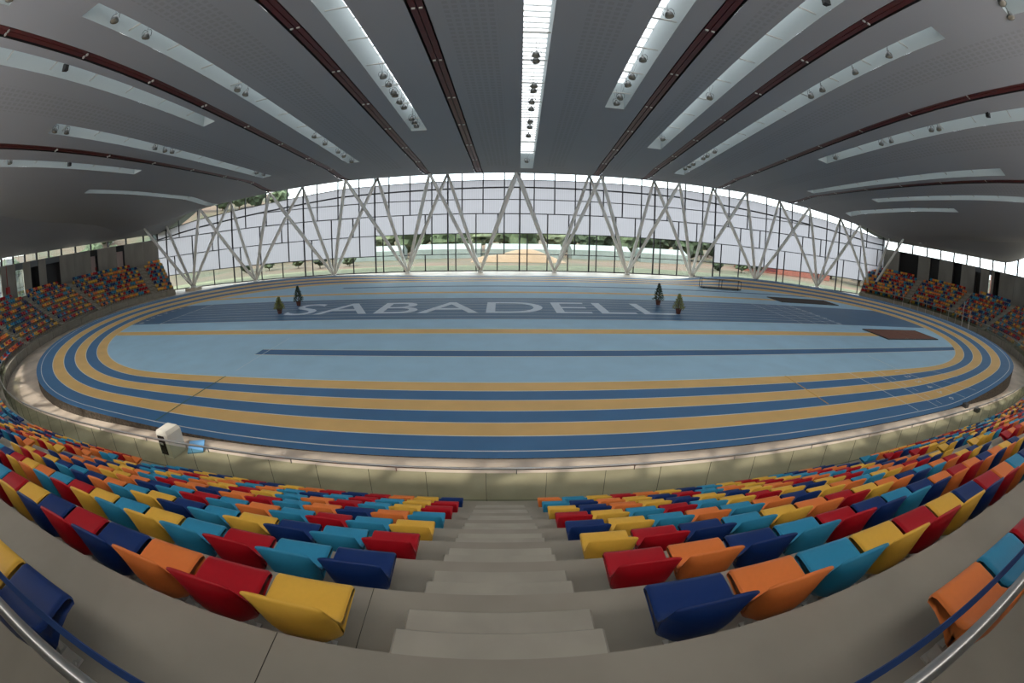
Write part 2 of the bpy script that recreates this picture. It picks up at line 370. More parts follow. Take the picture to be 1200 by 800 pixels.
def strip_pts(xi, y0, y1, dz=0, step=1.5):
    n = max(2, int((y1-y0)/step)+1); Y = np.linspace(y0, y1, n); X = xi+XI0-.04*(54-Y); Z = roofz(X, Y)+dz
    return [tuple(p) for p in np.c_[X, Y, Z]]
def ribbon(mb, A, B, mi=0):
    for k in range(len(A)-1): mb.quad(A[k], A[k+1], B[k+1], B[k], mi)
    return mb
for n, (a, b, y0, y1) in enumerate(SKY):
    x0, yy0 = XY((a+b)/2, y0)
    e = empty('window_%d' % (n+2), (0, 0, 0), kind='structure')
    hgt = 1.9 if n == 0 else 2.3
    lo_a, lo_b = strip_pts(a, y0, y1, 0), strip_pts(b, y0, y1, 0); hi_a, hi_b = strip_pts(a, y0, y1, hgt), strip_pts(b, y0, y1, hgt)
    m = MB(); ribbon(m, lo_a, hi_a); ribbon(m, hi_b, lo_b); m.quad(lo_a[0], lo_b[0], hi_b[0], hi_a[0]); m.quad(lo_a[-1], hi_a[-1], hi_b[-1], lo_b[-1])
    m.build('skylight_lining', MT['wellwhite'], e)
    m = MB(); ribbon(m, hi_a, hi_b); m.uv = [0.08]*(8*(len(hi_a)-1)); m.build('skylight_glazing', MT['skyglaze'], e)
    m = MB(); yv = y0+.6
    while yv < y1-.2:
        p, q = up(a, yv, hgt-.06), up(b, yv, hgt-.06); m.bar(p, q, .09, .1); yv += .62 if n == 0 else 1.24
    m.build('glazing_bars', MT['steelwhite'], e)
    yv = y1-2.2
    while yv > max(y0+.8, 0):
        m = MB(); m.tube([up(a, yv, .35), up(b, yv, .35)], .045, 6); m.build('crossbar', MT['galv'], e); yv -= 3.4
for n, (a, b, y0, y1) in enumerate(HEAT):
    side = ['left', 'right'][n > 3]; k = n % 4
    nm = ['innermost', 'second', 'third', 'outermost'][k]
    e = empty('ceiling_heater_strip', up((a+b)/2, y1, 0), label='%s long dark red heater strip in ceiling slot, %s half of roof' % (nm, side), cat='heater strip', group='heater strips in the roof')
    e.matrix_world = Matrix(); e.location = (0, 0, 0)
    lo_a, lo_b = strip_pts(a, y0, y1), strip_pts(b, y0, y1); hi_a, hi_b = strip_pts(a, y0, y1, .45), strip_pts(b, y0, y1, .45)
    m = MB(); ribbon(m, lo_a, hi_a); ribbon(m, hi_b, lo_b); ribbon(m, hi_a, hi_b); m.quad(lo_a[0], lo_b[0], hi_b[0], hi_a[0]); m.quad(lo_a[-1], hi_a[-1], hi_b[-1], lo_b[-1])
    m.build('channel', MT['black'], e)
    wdt = b-a; yy = y1-.2; c = 0
    while yy > y0+.5:
        y2 = max(yy-5.9, y0+.1)
        for s0, s1 in ((.13, .47), (.53, .87)):
            A = strip_pts(a+wdt*s0, y2+.06, yy, .05, 2); B = strip_pts(a+wdt*s1, y2+.06, yy, .05, 2); m = MB(); ribbon(m, A, B)
            ribbon(m, strip_pts(a+wdt*s0, y2+.06, yy, .12, 2), A); ribbon(m, B, strip_pts(a+wdt*s1, y2+.06, yy, .12, 2)); m.build('radiant_panel', MT['darkred'], e)
        m = MB()
        for s in (.3, .7): m.box(*[XY(a+wdt*s, y2)[0]+d for d in (-.09, .09)], y2-.03, y2+.06, up(a, y2, .0)[2]-.03, up(a, y2, .0)[2]+.1)
        m.build('panel_clamp', MT['galv'], e); yy = y2

# ------------------------------------------------------------------ facade (window_1)
fac = empty('window_1', kind='structure')
MUL = [-66, -54.5, -42.5, -30.2, -18.75, -7.76, 2.69, 13.02, 23.16, 33.49, 45.41, 57.35, 68.82]
XF = 1
def L1z(x): return np.interp(x, [-60, -48.3, -24, 2, 27, 40.3, 54.3, 66], [9.2, 10.9, 13.0, 13.47, 13.5, 13.1, 11.86, 10.4])
def L2z(x): return np.interp(x, [-56, -48.3, -24, 2, 27, 40.4, 54.4, 64], [8.6, 9.65, 11.81, 12.37, 12.3, 11.5, 10.46, 9.4])
def L3z(x): return np.minimum(np.full_like(np.asarray(x, float), 10.55), L2z(x)-.02)
def flat(z): return lambda x: np.full_like(np.asarray(x, float), z)
Tz = lambda x: eaveT(x)+.12
ROWS = [(flat(.02), flat(2.5), (.109, .394, .69), 'glass'), (flat(2.5), flat(5.55), (.109, .394, .785), 'mix'), (flat(5.55), flat(8.45), (.394, .696, .785), 'poly'),
        (flat(8.45), L3z, (.2, .49, .785), 'poly'), (L3z, L2z, (.2, .49, .785), 'poly'), (L2z, L1z, (.2, .49, .785), 'poly'), (L1z, Tz, (.2, .49, .785), 'glass')]
XS0, XS1 = -57.5, 66.8
for pi in range(len(MUL)-1):
    xa, xb = MUL[pi], MUL[pi+1]
    for lo, hi, cols, kd in ROWS:
        xs = [xa]+[xa+(xb-xa)*f for f in cols]+[xb]
        for c0, c1 in zip(xs[:-1], xs[1:]):
            c0, c1 = max(c0, XS0), min(c1, XS1)
            if c1-c0 < .3: continue
            z = [float(lo(np.array([c0]))[0]), float(lo(np.array([c1]))[0]), float(hi(np.array([c1]))[0]), float(hi(np.array([c0]))[0])]
            if max(z[3]-z[0], z[2]-z[1]) < .15: continue
            k2 = kd if kd != 'mix' else ('glass' if -18.8 < (c0+c1)/2 < 33.6 else 'poly')
            m = MB(); m.quad((c0, float(yf(c0))+.05, z[0]), (c1, float(yf(c1))+.05, z[1]), (c1, float(yf(c1))+.05, z[2]), (c0, float(yf(c0))+.05, z[3]))
            m.uv = [c0, z[0], c1, z[1], c1, z[2], c0, z[3]]
            m.build('glass_pane' if k2 == 'glass' else 'translucent_panel', MT['glass' if k2 == 'glass' else 'poly'], fac)
            if c1 < xb-.01 and c1 < XS1-.01:
                m = MB(); y = float(yf(c1)); m.bar((c1, y, z[1]), (c1, y, z[2]), .12 if kd != 'glass' or lo is not L1z else .2, .16); m.build('mullion', MT['frame'], fac)
    if XS0 < xb < XS1:
        m = MB(); y = float(yf(xb)); m.bar((xb, y, 0), (xb, y, float(Tz(np.array([xb]))[0])), .17, .2); m.build('mullion', MT['frame'], fac)
for fz, wd in ((flat(.06), .16), (flat(2.5), .11), (flat(5.55), .11), (flat(8.45), .13), (L3z, .11), (L2z, .2), (L1z, .1), (lambda x: Tz(x)-.05, .16)):
    X = np.arange(XS0, XS1+.01, 1.0); m = MB()
    for x0, x1 in zip(X[:-1], X[1:]):
        m.bar((x0, float(yf(x0))-.02, float(fz(np.array([x0]))[0])), (x1, float(yf(x1))-.02, float(fz(np.array([x1]))[0])), .16, wd)
    m.build('transom', MT['frame'], fac)

# V-shaped struts
BASES = [(-47.0, 52.6, .45), (-37.3, 57.0, .2), (-24.9, 60.2, .03), (-13.55, 60.9, .03), (-2.93, 61.0, .03), (7.69, 60.9, .03), (18.6, 60.9, .03), (29.1, 60.6, .03), (40.1, 58.6, .3), (51.7, 55.8, .45), (63.2, 53.0, .6)]
NEAR = [(-52.44, 47.25), (-42.99, 50.61), (-31.76, 53.11), (-20.6, 54.47), (-9.22, 54.82), (1.85, 54.9), (12.92, 54.9), (23.98, 54.74), (34.53, 53.96), (45.6, 52.14), (55.15, 49.49), (63.69, 46.03)]
FARP = [(-53.75, 53.92), (-42.11, 57.59), (-29.91, 60.07), (-18.06, 61.18), (-7.71, 61.43), (2.32, 61.5), (12.65, 61.5), (22.62, 61.37), (32.48, 60.82), (44.59, 59.06), (56.68, 55.93), (66.82, 51.84)]
ordw = ['first', 'second', 'third', 'fourth', 'fifth', 'sixth', 'seventh', 'eighth', 'ninth', 'tenth', 'eleventh', 'twelfth', 'thirteenth', 'fourteenth', 'fifteenth', 'sixteenth', 'seventeenth', 'eighteenth', 'nineteenth', 'twentieth']
for i, b in enumerate(BASES):
    e = empty('splayed_column', (b[0], b[1], 0), label='pale grey splayed steel strut column before the glass wall, %s from the left' % ordw[i], cat='column', group='splayed struts along the glass wall')
    L = Vector((b[0], b[1], 0)); base = Vector((0, 0, b[2]))
    for tp in (NEAR[i], NEAR[i+1], FARP[i], FARP[i+1]):
        t = Vector((tp[0], tp[1], rz1(*tp)+.05))-L; d = (t-base).normalized()
        m = MB(); m.tube([base+d*.15, base+d*1.2, base+(t-base)*.5, t-d*1.2, t], [.15, .22, .245, .22, .15], 10); m.build('leg', MT['steelwhite'], e, smooth=True)
    m = MB(); m.lathe([(0, .0), (.42, .0), (.42, .10), (.3, .14), (.22, .34), (0, .36)], (0, 0, b[2]-.03), 16); m.build('base_plate', MT['steelwhite'], e)
    if b[2] > .1:
        m = MB(); m.box(-1.1, 1.1, -.9, .9, 0, b[2]-.03); m.build('plinth', MT['floor'], e)

# ------------------------------------------------------------------ grandstand
stand = empty('concrete_grandstand', kind='structure')
def zk(k): return 4.77-.5*k
def onose(k): return 6.52-.8*k
SA, SB = .01, ARC[-1]-.01
SS = np.linspace(SA, SB, 360)
def offpoly(o):
    return np.array([P_at(s, o)[0] for s in SS])
for k in range(9):
    oi = onose(k); oo = onose(k-1) if k > 0 else 9.0; z = zk(k); zl = zk(k+1) if k < 8 else 0.0
    if k == 8: oi = -.02
    A, B = offpoly(oi), offpoly(oo+.02); m = MB()
    for i in range(len(SS)-1):
        m.quad((*A[i], z), (*A[i+1], z), (*B[i+1], z), (*B[i], z))
        m.quad((*A[i], zl), (*A[i+1], zl), (*A[i+1], z), (*A[i], z))
    for i in (0, len(SS)-1): m.quad((*A[i], 0), (*A[i], z), (*B[i], z), (*B[i], 0))
    m.build('terrace', MT['concrete'], stand)
# front-wall joints and a few terrace joints
for s in np.arange(SA+1.5, SB, 3.6):
    m = MB(); p, n = P_at(s, -.025); t = Vector((-n[1], n[0], 0)); q = Vector((*p, 0)); m.bar(q+Vector((0, 0, .02)), q+Vector((0, 0, .76)), .02, .012, up=(n[0], n[1], 0)); m.build('joint', MT['seam'], stand)
for sx, k in ((-.985, 0), (-.80, 1), (9.6, 0)):
    m = MB(); y0 = 7.49-onose(k)-.0; m.box(sx-.0018, sx+.0018, y0-.78, y0-.002, zk(k), zk(k)+.002); m.build('joint', MT['seam'], stand)

# aisles
def s_near(x, y, side):
    d = np.hypot(PATH[:, 0]-x, PATH[:, 1]-y); return float(ARC[int(np.argmin(d))])
aL = [s_near(-52.0, 27.1, 0), s_near(-50.4, 35.4, 0), s_near(-49.7, 46.0, 0)]
aL[0] = s_near(-47.4, 27.3, 0); aL[1] = s_near(-50.4, 35.5, 0); aL[2] = s_near(-49.8, 46.3, 0)
aR = [s_near(62.2, 26.5, 0), s_near(62.6, 34.4, 0), s_near(62.4, 43.5, 0)]
aR[0] = s_near(60.2, 26.2, 0)
c0 = S0-.015
AIS = [c0]
l1, r1 = c0-8.98, c0+8.95; AIS += [l1, r1]
nl = max(1, round((l1-aL[0])/9.2)); AIS += [l1+(aL[0]-l1)*i/nl for i in range(1, nl)]
nr = max(1, round((aR[0]-r1)/9.2)); AIS += [r1+(aR[0]-r1)*i/nr for i in range(1, nr)]
AIS += aL+aR
AIS = sorted(AIS)
cidx = AIS.index(c0)
def aisle_label(i):
    d = i-cidx
    if d == 0: return 'central concrete stair between the seat blocks, straight below the camera'
    return 'concrete aisle stair of the seating bowl, %s to the %s of the central stair' % (ordw[abs(d)-1], 'left' if d < 0 else 'right')
for i, s in enumerate(AIS):
    p, n = P_at(s, 0); ang = math.atan2(-n[1], -n[0])-math.pi/2
    e = empty('aisle_stair', (p[0], p[1], 0), ang, label=aisle_label(i), cat='stairs', group='aisle stairs of the bowl')
    hw = .5
    for k in range(0, 8):
        on = onose(k)                       # local +Y points to the track, so y = -offset
        for st in (1, 2):
            h = zk(k)-.1667*st; y0, y1 = -on-.003, -on+.2667*st
            m = MB(); m.box(-hw, hw, y0+ (0 if st == 1 else .262), y1, zk(k+1)-.001, h)
            b = bpy.data.objects.new('step', m.mesh('step', MT['step'])); COL.objects.link(b); b.parent = e
            bv = b.modifiers.new('b', 'BEVEL'); bv.width = .012; bv.segments = 1
    if i == cidx: CENT = e

# ------------------------------------------------------------------ glass guard and handrail along the stand front
gs0 = s_near(-34.5, 12.9, 0)
guard = empty('glass_guard', (0, 0, 0), label='frameless glass guard with steel handrail along the front of the seating', cat='guard rail')
s = gs0
while s < SB-1.3:
    s1 = min(s+1.26, SB)
    (p, n), (q, n2) = P_at(s+.002, .03), P_at(s1-.002, .03)
    m = MB(); m.add([(*p, .70), (*q, .70), (*q, 1.50), (*p, 1.50)], [(0, 1, 2, 3)])
    m.build('glass_panel', MT['guardglass'], guard); s += 1.26
    m = MB(); m.bar((*q, .70), (*q, 1.50), .007); m.build('glass_joint', MT['seam'], guard)
m = MB(); sv = np.arange(gs0, SB, .6); m.tube([(*P_at(t, .03)[0], 1.61) for t in sv], .03, 8); m.build('handrail', MT['steel'], guard, smooth=True)
for t in np.arange(gs0+.63, SB, 2.52):
    p, _ = P_at(t, .03); m = MB(); m.bar((*p, 1.48), (*p, 1.6), .02); m.build('rail_bracket', MT['steel'], guard)
# rail and strap behind the top row, just below the camera
m = MB(); m.tube([(x, .12+.002*x*x*.2, 5.55) for x in np.linspace(-7, 7, 29)], .025, 12)
rail = m.build('guard_rail', MT['steel'], smooth=True); tag(rail, 'round steel guard rail tube behind the topmost seats near the camera', 'railing')
m = MB()
for x0, x1 in zip(np.linspace(-7, 7, 29)[:-1], np.linspace(-7, 7, 29)[1:]): m.bar((x0, .235, 5.45), (x1, .235, 5.45), .006, .03, up=(0, .5, .86))
for x in (-7, -3.6, 3.8, 7):
    MB().tube([(x, .12, 4.77), (x, .12, 5.55)], .022, 8).build('post', MT['steel'], rail)
strap = m.build('blue_strap', MT['strap']); tag(strap, 'thin dark blue strap stretched above the topmost seats beside the steel rail', 'strap')

# ------------------------------------------------------------------ walls behind the bowl
def wall_piece(name, s0, s1, z0, zt, m_, parent, o0=9.0, th=.22, **k):
    n = max(2, int((s1-s0)/1.5)+2); S = np.linspace(s0, s1, n); m = MB()
    A = [P_at(s, o0)[0] for s in S]; B = [P_at(s, o0+th)[0] for s in S]
    T = [zt(a[0], a[1]) if callable(zt) else zt for a in A]
    for i in range(n-1):
        m.quad((*A[i], z0), (*A[i+1], z0), (*A[i+1], T[i+1]), (*A[i], T[i])); m.quad((*B[i+1], z0), (*B[i], z0), (*B[i], T[i]), (*B[i+1], T[i+1]))
        m.quad((*A[i], T[i]), (*A[i+1], T[i+1]), (*B[i+1], T[i+1]), (*B[i], T[i]))
    for i in (0, n-1): m.quad((*A[i], z0), (*A[i], T[i]), (*B[i], T[i]), (*B[i], z0))
    return m.build(name, m_, parent, **k)
def s_wall(y, side):
    W = np.array([P_at(s, 9.0)[0] for s in SS]); ok = (W[:, 0] < 0) if side < 0 else (W[:, 0] > 5)
    d = np.where(ok, np.abs(W[:, 1]-y), 1e9); return float(SS[int(np.argmin(d))])
wl = empty('wall_left', kind='structure'); wr = empty('wall_right', kind='structure'); wb = empty('wall_back', kind='structure')
WT = {-1: 8.65, 1: 8.85}
OPEN_L = [(21.0, 21.9, 'glass'), (24.6, 26.4, 'glass'), (28.0, 29.4, 'dark'), (31.6, 34.0, 'grey'), (41.3, 42.8, 'door'), (46.1, 47.9, 'door')]
OPEN_R = [(28.4, 29.7, 'black'), (30.5, 30.9, 'glass'), (32.9, 34.1, 'grey'), (37.5, 39.4, 'black'), (42.5, 44.1, 'brown'), (47.0, 50.6, 'blackwide')]
yT = 9.0
dn = 1
for side, OP, par in ((-1, OPEN_L, wl), (1, OPEN_R, wr)):
    cuts = []
    for y0, y1, kd in OP:
        a, b = s_wall(y0, side), s_wall(y1, side); cuts.append((min(a, b), max(a, b), kd))
    cuts.sort()
    sT = s_wall(yT, side); lo, hi = (SA, sT) if side < 0 else (sT, SB)
    cur = lo
    for a, b, kd in cuts+[(hi, hi, None)]:
        # concrete panels, one object each
        L = a-cur; n = max(1, int(round(L/2.6)))
        if L > .1:
            for i in range(n): wall_piece('concrete_panel', cur+L*i/n+.012, cur+L*(i+1)/n-.012, 4.7, WT[side], MT['cwall'], par)
        if kd:
            d = empty('door_%d' % dn, kind='structure'); dn += 1
            zt = WT[side]-(.75 if kd in ('glass', 'grey', 'dark') else .9 if kd == 'door' else .02)
            if kd in ('glass', 'grey', 'dark', 'door'):
                wall_piece('lintel', a, b, zt, WT[side], MT['black'] if kd == 'door' else MT['header'], d, 9.04, .2)
            mm = {'glass': MT['glass'], 'grey': MT['darkgrey'], 'dark': MT['black'], 'door': MT['pinkdoor'], 'black': MT['black'], 'brown': MT['darkgrey'], 'blackwide': MT['black']}[kd]
            wall_piece('door_leaf', a-(0 if kd == 'glass' else .5), b+(0 if kd == 'glass' else .5), 4.77, zt if kd == 'glass' else WT[side], mm, d, 9.9 if kd != 'glass' else 9.1, .06 if kd != 'glass' else .01)
            if kd != 'glass':
                for s_ in (a, b):
                    p, n_ = P_at(s_, 9.0); q = p+n_*.95; m = MB(); m.quad((*p, 4.77), (*q, 4.77), (*q, WT[side]), (*p, WT[side])); m.build('jamb', MT['darkgrey'], d)
                p, _ = P_at(a, 9.0); q, _ = P_at(b, 9.0); p2, _ = P_at(a, 9.95); q2, _ = P_at(b, 9.95)
                m = MB(); m.quad((*p, WT[side]-.01), (*q, WT[side]-.01), (*q2, WT[side]-.01), (*p2, WT[side]-.01)); m.quad((*p, 4.765), (*q, 4.765), (*q2, 4.765), (*p2, 4.765)); m.build('reveal', MT['darkgrey'], d)
        cur = b
    # clerestory above
    cw = empty('window_%d' % (len(SKY)+2+(side > 0)), kind='structure')
    n = int((hi-lo)/2.15); st = (hi-lo)/n
    for i in range(n):
        a, b = lo+st*i, lo+st*(i+1); P, _ = P_at(a+.03, 9.1); Q, _ = P_at(b-.03, 9.1); za, zb = rz1(*P)+.03, rz1(*Q)+.03
        m = MB(); m.quad((*P, WT[side]), (*Q, WT[side]), (*Q, zb), (*P, za)); m.build('glass_pane', MT['glass'], cw)
        m = MB(); m.bar((*P, WT[side]), (*P, za), .26, .2); m.build('mullion', MT['frame'], cw)
    m = MB()
    SV = np.arange(lo, hi, 1.2)
    for a, b in zip(SV[:-1], SV[1:]):
        P, _ = P_at(a, 9.06); Q, _ = P_at(b, 9.06); m.bar((*P, WT[side]+.02), (*Q, WT[side]+.02), .2, .05)
    m.build('sill', MT['galv'], cw)
sl0, sl1 = s_wall(yT, -1), s_wall(yT, 1)
NB = 40
for i in range(NB):
    a, b = sl0+(sl1-sl0)*i/NB, sl0+(sl1-sl0)*(i+1)/NB
    wall_piece('concrete_panel', a+.01, b-.01, 4.7, 8.85, MT['cwall'], wb)
    P, _ = P_at(a+.03, 9.1); Q, _ = P_at(b-.03, 9.1); za, zb = rz1(*P), rz1(*Q)
    m = MB(); m.quad((*P, 8.85), (*Q, 8.85), (*Q, zb-2.7), (*P, za-2.7)); m.uv = [P[0], 0, Q[0], 0, Q[0], 1, P[0], 1]; m.build('translucent_panel', MT['polyback'], wb)
    m = MB(); m.quad((*P, za-2.7), (*Q, zb-2.7), (*Q, zb+.05), (*P, za+.05)); m.build('glass_pane', MT['addedglaze'], wb)  # unseen clear band, added so sun from behind reaches the near floor
    m = MB(); m.bar((*P, 8.85), (*P, za), .16, .2); m.bar((*P, za-2.7), (*Q, zb-2.7), .16, .3)
    if i % 3 == 0 and i < NB-1: m.bar((*P, za-2.6), (*P_at(b+.8, 8.6)[0], zb), .3)
    m.build('mullion', MT['frame'], wb)
# end walls closing bowl ends against the glass wall
for s_, par, xx in ((SA, wl, XS0), (SB, wr, XS1)):
    p, n = P_at(s_, 9.0); q = np.array([xx, float(yf(xx))]); m = MB(); m.quad((*p, 0), (*q, 0), (*q, 8.7), (*p, 8.7)); m.build('end_panel', MT['cwall'], par)
    m = MB(); m.quad((*p, 8.7), (*q, 8.7), (*q, rz1(*q)), (*p, rz1(*p))); m.build('end_pane', MT['glass'], par)
# hose cabinet, pipe on the left wall; black lintel band right
def on_wall(y, side, o=8.97): 
    s = s_wall(y, side); p, n = P_at(s, o); return p, n, math.atan2(-n[1], -n[0])-math.pi/2
p, n, a = on_wall(22.9, -1, 8.85); e = empty('fire_hose_cabinet', (*p, 0), a, label='red fire hose cabinet with riser pipe on the left concrete wall', cat='fire hose cabinet')
MB().box(-.35, .35, -.1, .12, 5.5, 6.25).build('cabinet', MT['redbox'], e)
MB().box(-.22, .22, .12, .135, 5.62, 6.12).build('cabinet_door', MT['redbox'], e)
m = MB(); m.tube([(-.05, -.02, 6.25), (-.05, -.02, 8.6)], .035, 6); m.build('riser_pipe', MT['redbox'], e)
for y, lb in ((42.4, 'small red extinguisher box in the fifth doorway of left wall'), (46.5, 'small red extinguisher box in the doorway nearest the glass wall')):
    p, n, a = on_wall(y, -1, 9.75); e = MB().box(-.16, .16, -.1, .1, 0, .55).build('extinguisher_box', MT['redbox']); e.location = (*p, 5.5); e.rotation_euler = (0, 0, a); tag(e, lb, 'extinguisher box')

# ------------------------------------------------------------------ running track
YN, YF = 16.612, 49.965; CY = (YN+YF)/2; RY = (YF-YN)/2
TP = {-1: (-18.5955, 17.9151, 1.8307, .128, 14.0), 1: (27.5144, 20.3891, 1.977, .165, 6.0)}
def bend(side, n=80):
    xc, Rx, p, _, _ = TP[side]; ph = np.linspace(-np.pi/2, np.pi/2, n)
    r = (np.abs(np.cos(ph)/Rx)**p+np.abs(np.sin(ph)/RY)**p)**(-1/p); return np.c_[xc+side*r*np.cos(ph), CY+r*np.sin(ph)]
bl, br = bend(-1), bend(1); xs = np.linspace(TP[-1][0], TP[1][0], 46)[1:-1]
INN = np.vstack([np.c_[xs, 0*xs+YN], br, np.c_[xs[::-1], 0*xs+YF], bl[::-1]])
INN = resample(np.vstack([INN, INN[:1]]), .6)[:-1]
for _ in range(6): INN = .5*INN+.25*(np.roll(INN, 1, 0)+np.roll(INN, -1, 0))
tt = np.roll(INN, -1, 0)-np.roll(INN, 1, 0); tt /= np.hypot(*tt.T)[:, None]; TN = np.c_[tt[:, 1], -tt[:, 0]]
for _ in range(10): TN = .5*TN+.25*(np.roll(TN, 1, 0)+np.roll(TN, -1, 0)); TN /= np.hypot(*TN.T)[:, None]
def bankf(x):
    o = 0*x
    for sd in (-1, 1):
        xc, _, _, bk, Lt = TP[sd]; o = o+bk*sm(((x-xc)*sd+Lt)/(2*Lt))
    return o
BK = bankf(INN[:, 0])
ZT = .03
def loop(d, dz=0): return np.c_[INN+TN*d, BK*d+ZT+dz]
track = empty('running_track', label='oval indoor running track of six ochre and blue lanes with banked bends', cat='running track')
def loop_ribbon(d0, d1, dz, name, m_, par, **k):
    A, B = loop(d0, dz), loop(d1, dz); n = len(A); m = MB(); m.v = [tuple(p) for p in A]+[tuple(p) for p in B]
    m.f = [(i, n+i, n+(i+1) % n, (i+1) % n) for i in range(n)]; m.m = [0]*n; return m.build(name, m_, par, **k)
W = .95
for i in range(6): loop_ribbon(W*i, W*(i+1) if i < 5 else 6.1, 0, 'lane', MT['ochre' if i % 2 == 0 else 'blue'], track, label='ochre lane' if i % 2 == 0 else 'blue lane')
for i in range(7): loop_ribbon(W*i-.028, W*i+.028, .006, 'lane_line', MT['line'], track)
A = loop(6.1, 0); n = len(A); m = MB(); m.v = [tuple(p) for p in A]+[(p[0], p[1], 0) for p in A]; m.f = [(i, n+i, n+(i+1) % n, (i+1) % n) for i in range(n)]; m.m = [0]*n
m.build('skirt', MT['skirt'], track)
m = MB(); m.v = [tuple(p) for p in loop(0)]; m.f = [tuple(range(n))]; m.m = [0]; m.build('infield', MT['lightblue'], track)
def infield_x(y):
    o = []
    for sd in (-1, 1):
        xc, Rx, p, _, _ = TP[sd]; v = max(0, 1-abs((y-CY)/RY)**p)**(1/p); o.append(xc+sd*Rx*v)
    return o
def band(name, y0, y1, x0, x1, m_, dz, label=None):
    Y = np.linspace(y0, y1, 14); m = MB(); L = [(max(infield_x(y)[0]+.03, x0), y) for y in Y]; Rr = [(min(infield_x(y)[1]-.03, x1), y) for y in Y]
    for i in range(13): m.quad((*L[i], ZT+dz), (*Rr[i], ZT+dz), (*Rr[i+1], ZT+dz), (*L[i+1], ZT+dz))
    o = m.build(name, m_, track)
    if label: o['label'] = label
    return o
band('runway', 20.28, 21.27, -13.95, 99, MT['navyline'], .006, 'dark blue runway strip nearest the stands')
band('runway_line', 20.2, 20.28, -13.95, 99, MT['line'], .004); band('runway_line', 21.27, 21.35, -13.95, 99, MT['line'], .004)
band('runway', 24.95, 26.08, -99, 32.4, MT['ochre'], .006, 'ochre long jump runway')
band('runway_line', 24.87, 24.95, -99, 32.4, MT['line'], .004); band('runway_line', 26.08, 26.16, -99, 32.4, MT['line'], .004)
band('runway', 41.0, 41.95, -99, 31.6, MT['ochre'], .006, 'far ochre runway')
band('runway_line', 40.92, 41.0, -99, 31.6, MT['line'], .004); band('runway_line', 41.95, 42.03, -99, 31.6, MT['line'], .004)
band('runway', 45.6, 46.25, -18, 60, MT['navyline'], .006, 'narrow dark blue far runway')
band('sprint_straight', 29.0, 38.0, -99, 99, MT['sprint'], .006, 'dark blue sprint straight')
for i in range(9): y = 29.0+1.125*i; band('sprint_line', y-.035, y+.035, -31.1, 31.0, MT['line'] if i in (0, 8) else MT['letter'], .012)
def seg(name, p, q, wd, m_, dz=.014, par=None):
    (x0, y0), (x1, y1) = p, q; N = 8; m = MB(); dx, dy = x1-x0, y1-y0; L = math.hypot(dx, dy); nx, ny_ = -dy/L*wd/2, dx/L*wd/2
    def Z(x, y):
        d = max(0, YN-y); return d*float(bankf(np.array([x]))[0])+ZT+dz
    for i in range(N):
        a, b = i/N, (i+1)/N; pa = (x0+dx*a, y0+dy*a); pb = (x0+dx*b, y0+dy*b)
        m.quad((pa[0]+nx, pa[1]+ny_, Z(*pa)), (pa[0]-nx, pa[1]-ny_, Z(*pa)), (pb[0]-nx, pb[1]-ny_, Z(*pb)), (pb[0]+nx, pb[1]+ny_, Z(*pb)))
    return m.build(name, m_, par or track)
seg('start_line', (-31.1, 29), (-31.1, 38), .09, MT['line'])
for x in (25.7, 27.6, 29.3, 30.8, 31.15): seg('finish_line', (x, 29), (x, 38), .06, MT['letter'])
seg('cross_line', (24.46, 19.6), (24.46, YN), .06, MT['line'])
seg('cross_line', (24.46, YN), (24.9, 11.0), .06, MT['line']); seg('cross_line', (21.35, YN), (21.35, 11.0), .06, MT['line']); seg('cross_line', (19.2, YN), (19.2, 11.0), .06, MT['line'])
seg('cross_line', (26.2, 13.8), (26.9, 11.2), .06, MT['line']); seg('cross_line', (27.6, 15.8), (28.4, 13.6), .06, MT['line'])
seg('green_line', (-13.5, YN), (-13.3, 10.95), .07, MT['green']); seg('orange_line', (14.1, YN), (14.0, 12.9), .08, MT['orangeline'])
seg('cross_line', (-13.4, 23.8), (-13.4, 17.4), .05, MT['letter'])
for i in range(6):
    y = YN-W*(i+.5); 
    for x in (22.1,): seg('tick', (x, y-.25), (x, y+.25), .05, MT['line'])
    tm = text_mesh(str(i+1), .85); tm.materials.append(MT['line']); x = 23.55
    place('lane_number', tm, track, (x, y+.24, (YN-y)*float(bankf(np.array([x]))[0])+ZT+.03), (0, 0, -math.pi/2))
for i in range(8):
    y = 29.0+1.125*(i+.5); tm = text_mesh(str(8-i), .95); tm.materials.append(MT['line']); x = max(infield_x(y)[0]+.9, -40); place('lane_number', tm, track, (min(x, -32.2), y+.3, ZT+.02), (0, 0, -math.pi/2))
    tm = text_mesh(str(8-i), .8); tm.materials.append(MT['letter']); place('lane_number', tm, track, (31.4, y-.25, ZT+.02), (0, 0, math.pi/2))
# town name
tm = text_mesh('SABADELL', 1.0); tm.materials.append(MT['letter'])
co = np.array([v.co[:] for v in tm.vertices]); x0, x1, y0, y1 = co[:, 0].min(), co[:, 0].max(), co[:, 1].min(), co[:, 1].max()
for v in tm.vertices: v.co.x = -18.1+(v.co.x-x0)/(x1-x0)*32.2; v.co.y = 31.05+(v.co.y-y0)/(y1-y0)*4.75; v.co.z = ZT+.02
place('lettering', tm, track, label='large pale town name painted across the sprint lanes')
# white curved mark on the far bend entry
m = MB(); pts = [(-13.6+1.6*math.cos(t), 52.3+1.5*math.sin(t)) for t in np.linspace(-1.3, 1.3, 10)]
for a, b in zip(pts[:-1], pts[1:]): m.bar((*a, .06), (*b, .06), .09, .004)
m.build('curved_mark', MT['line'], track)

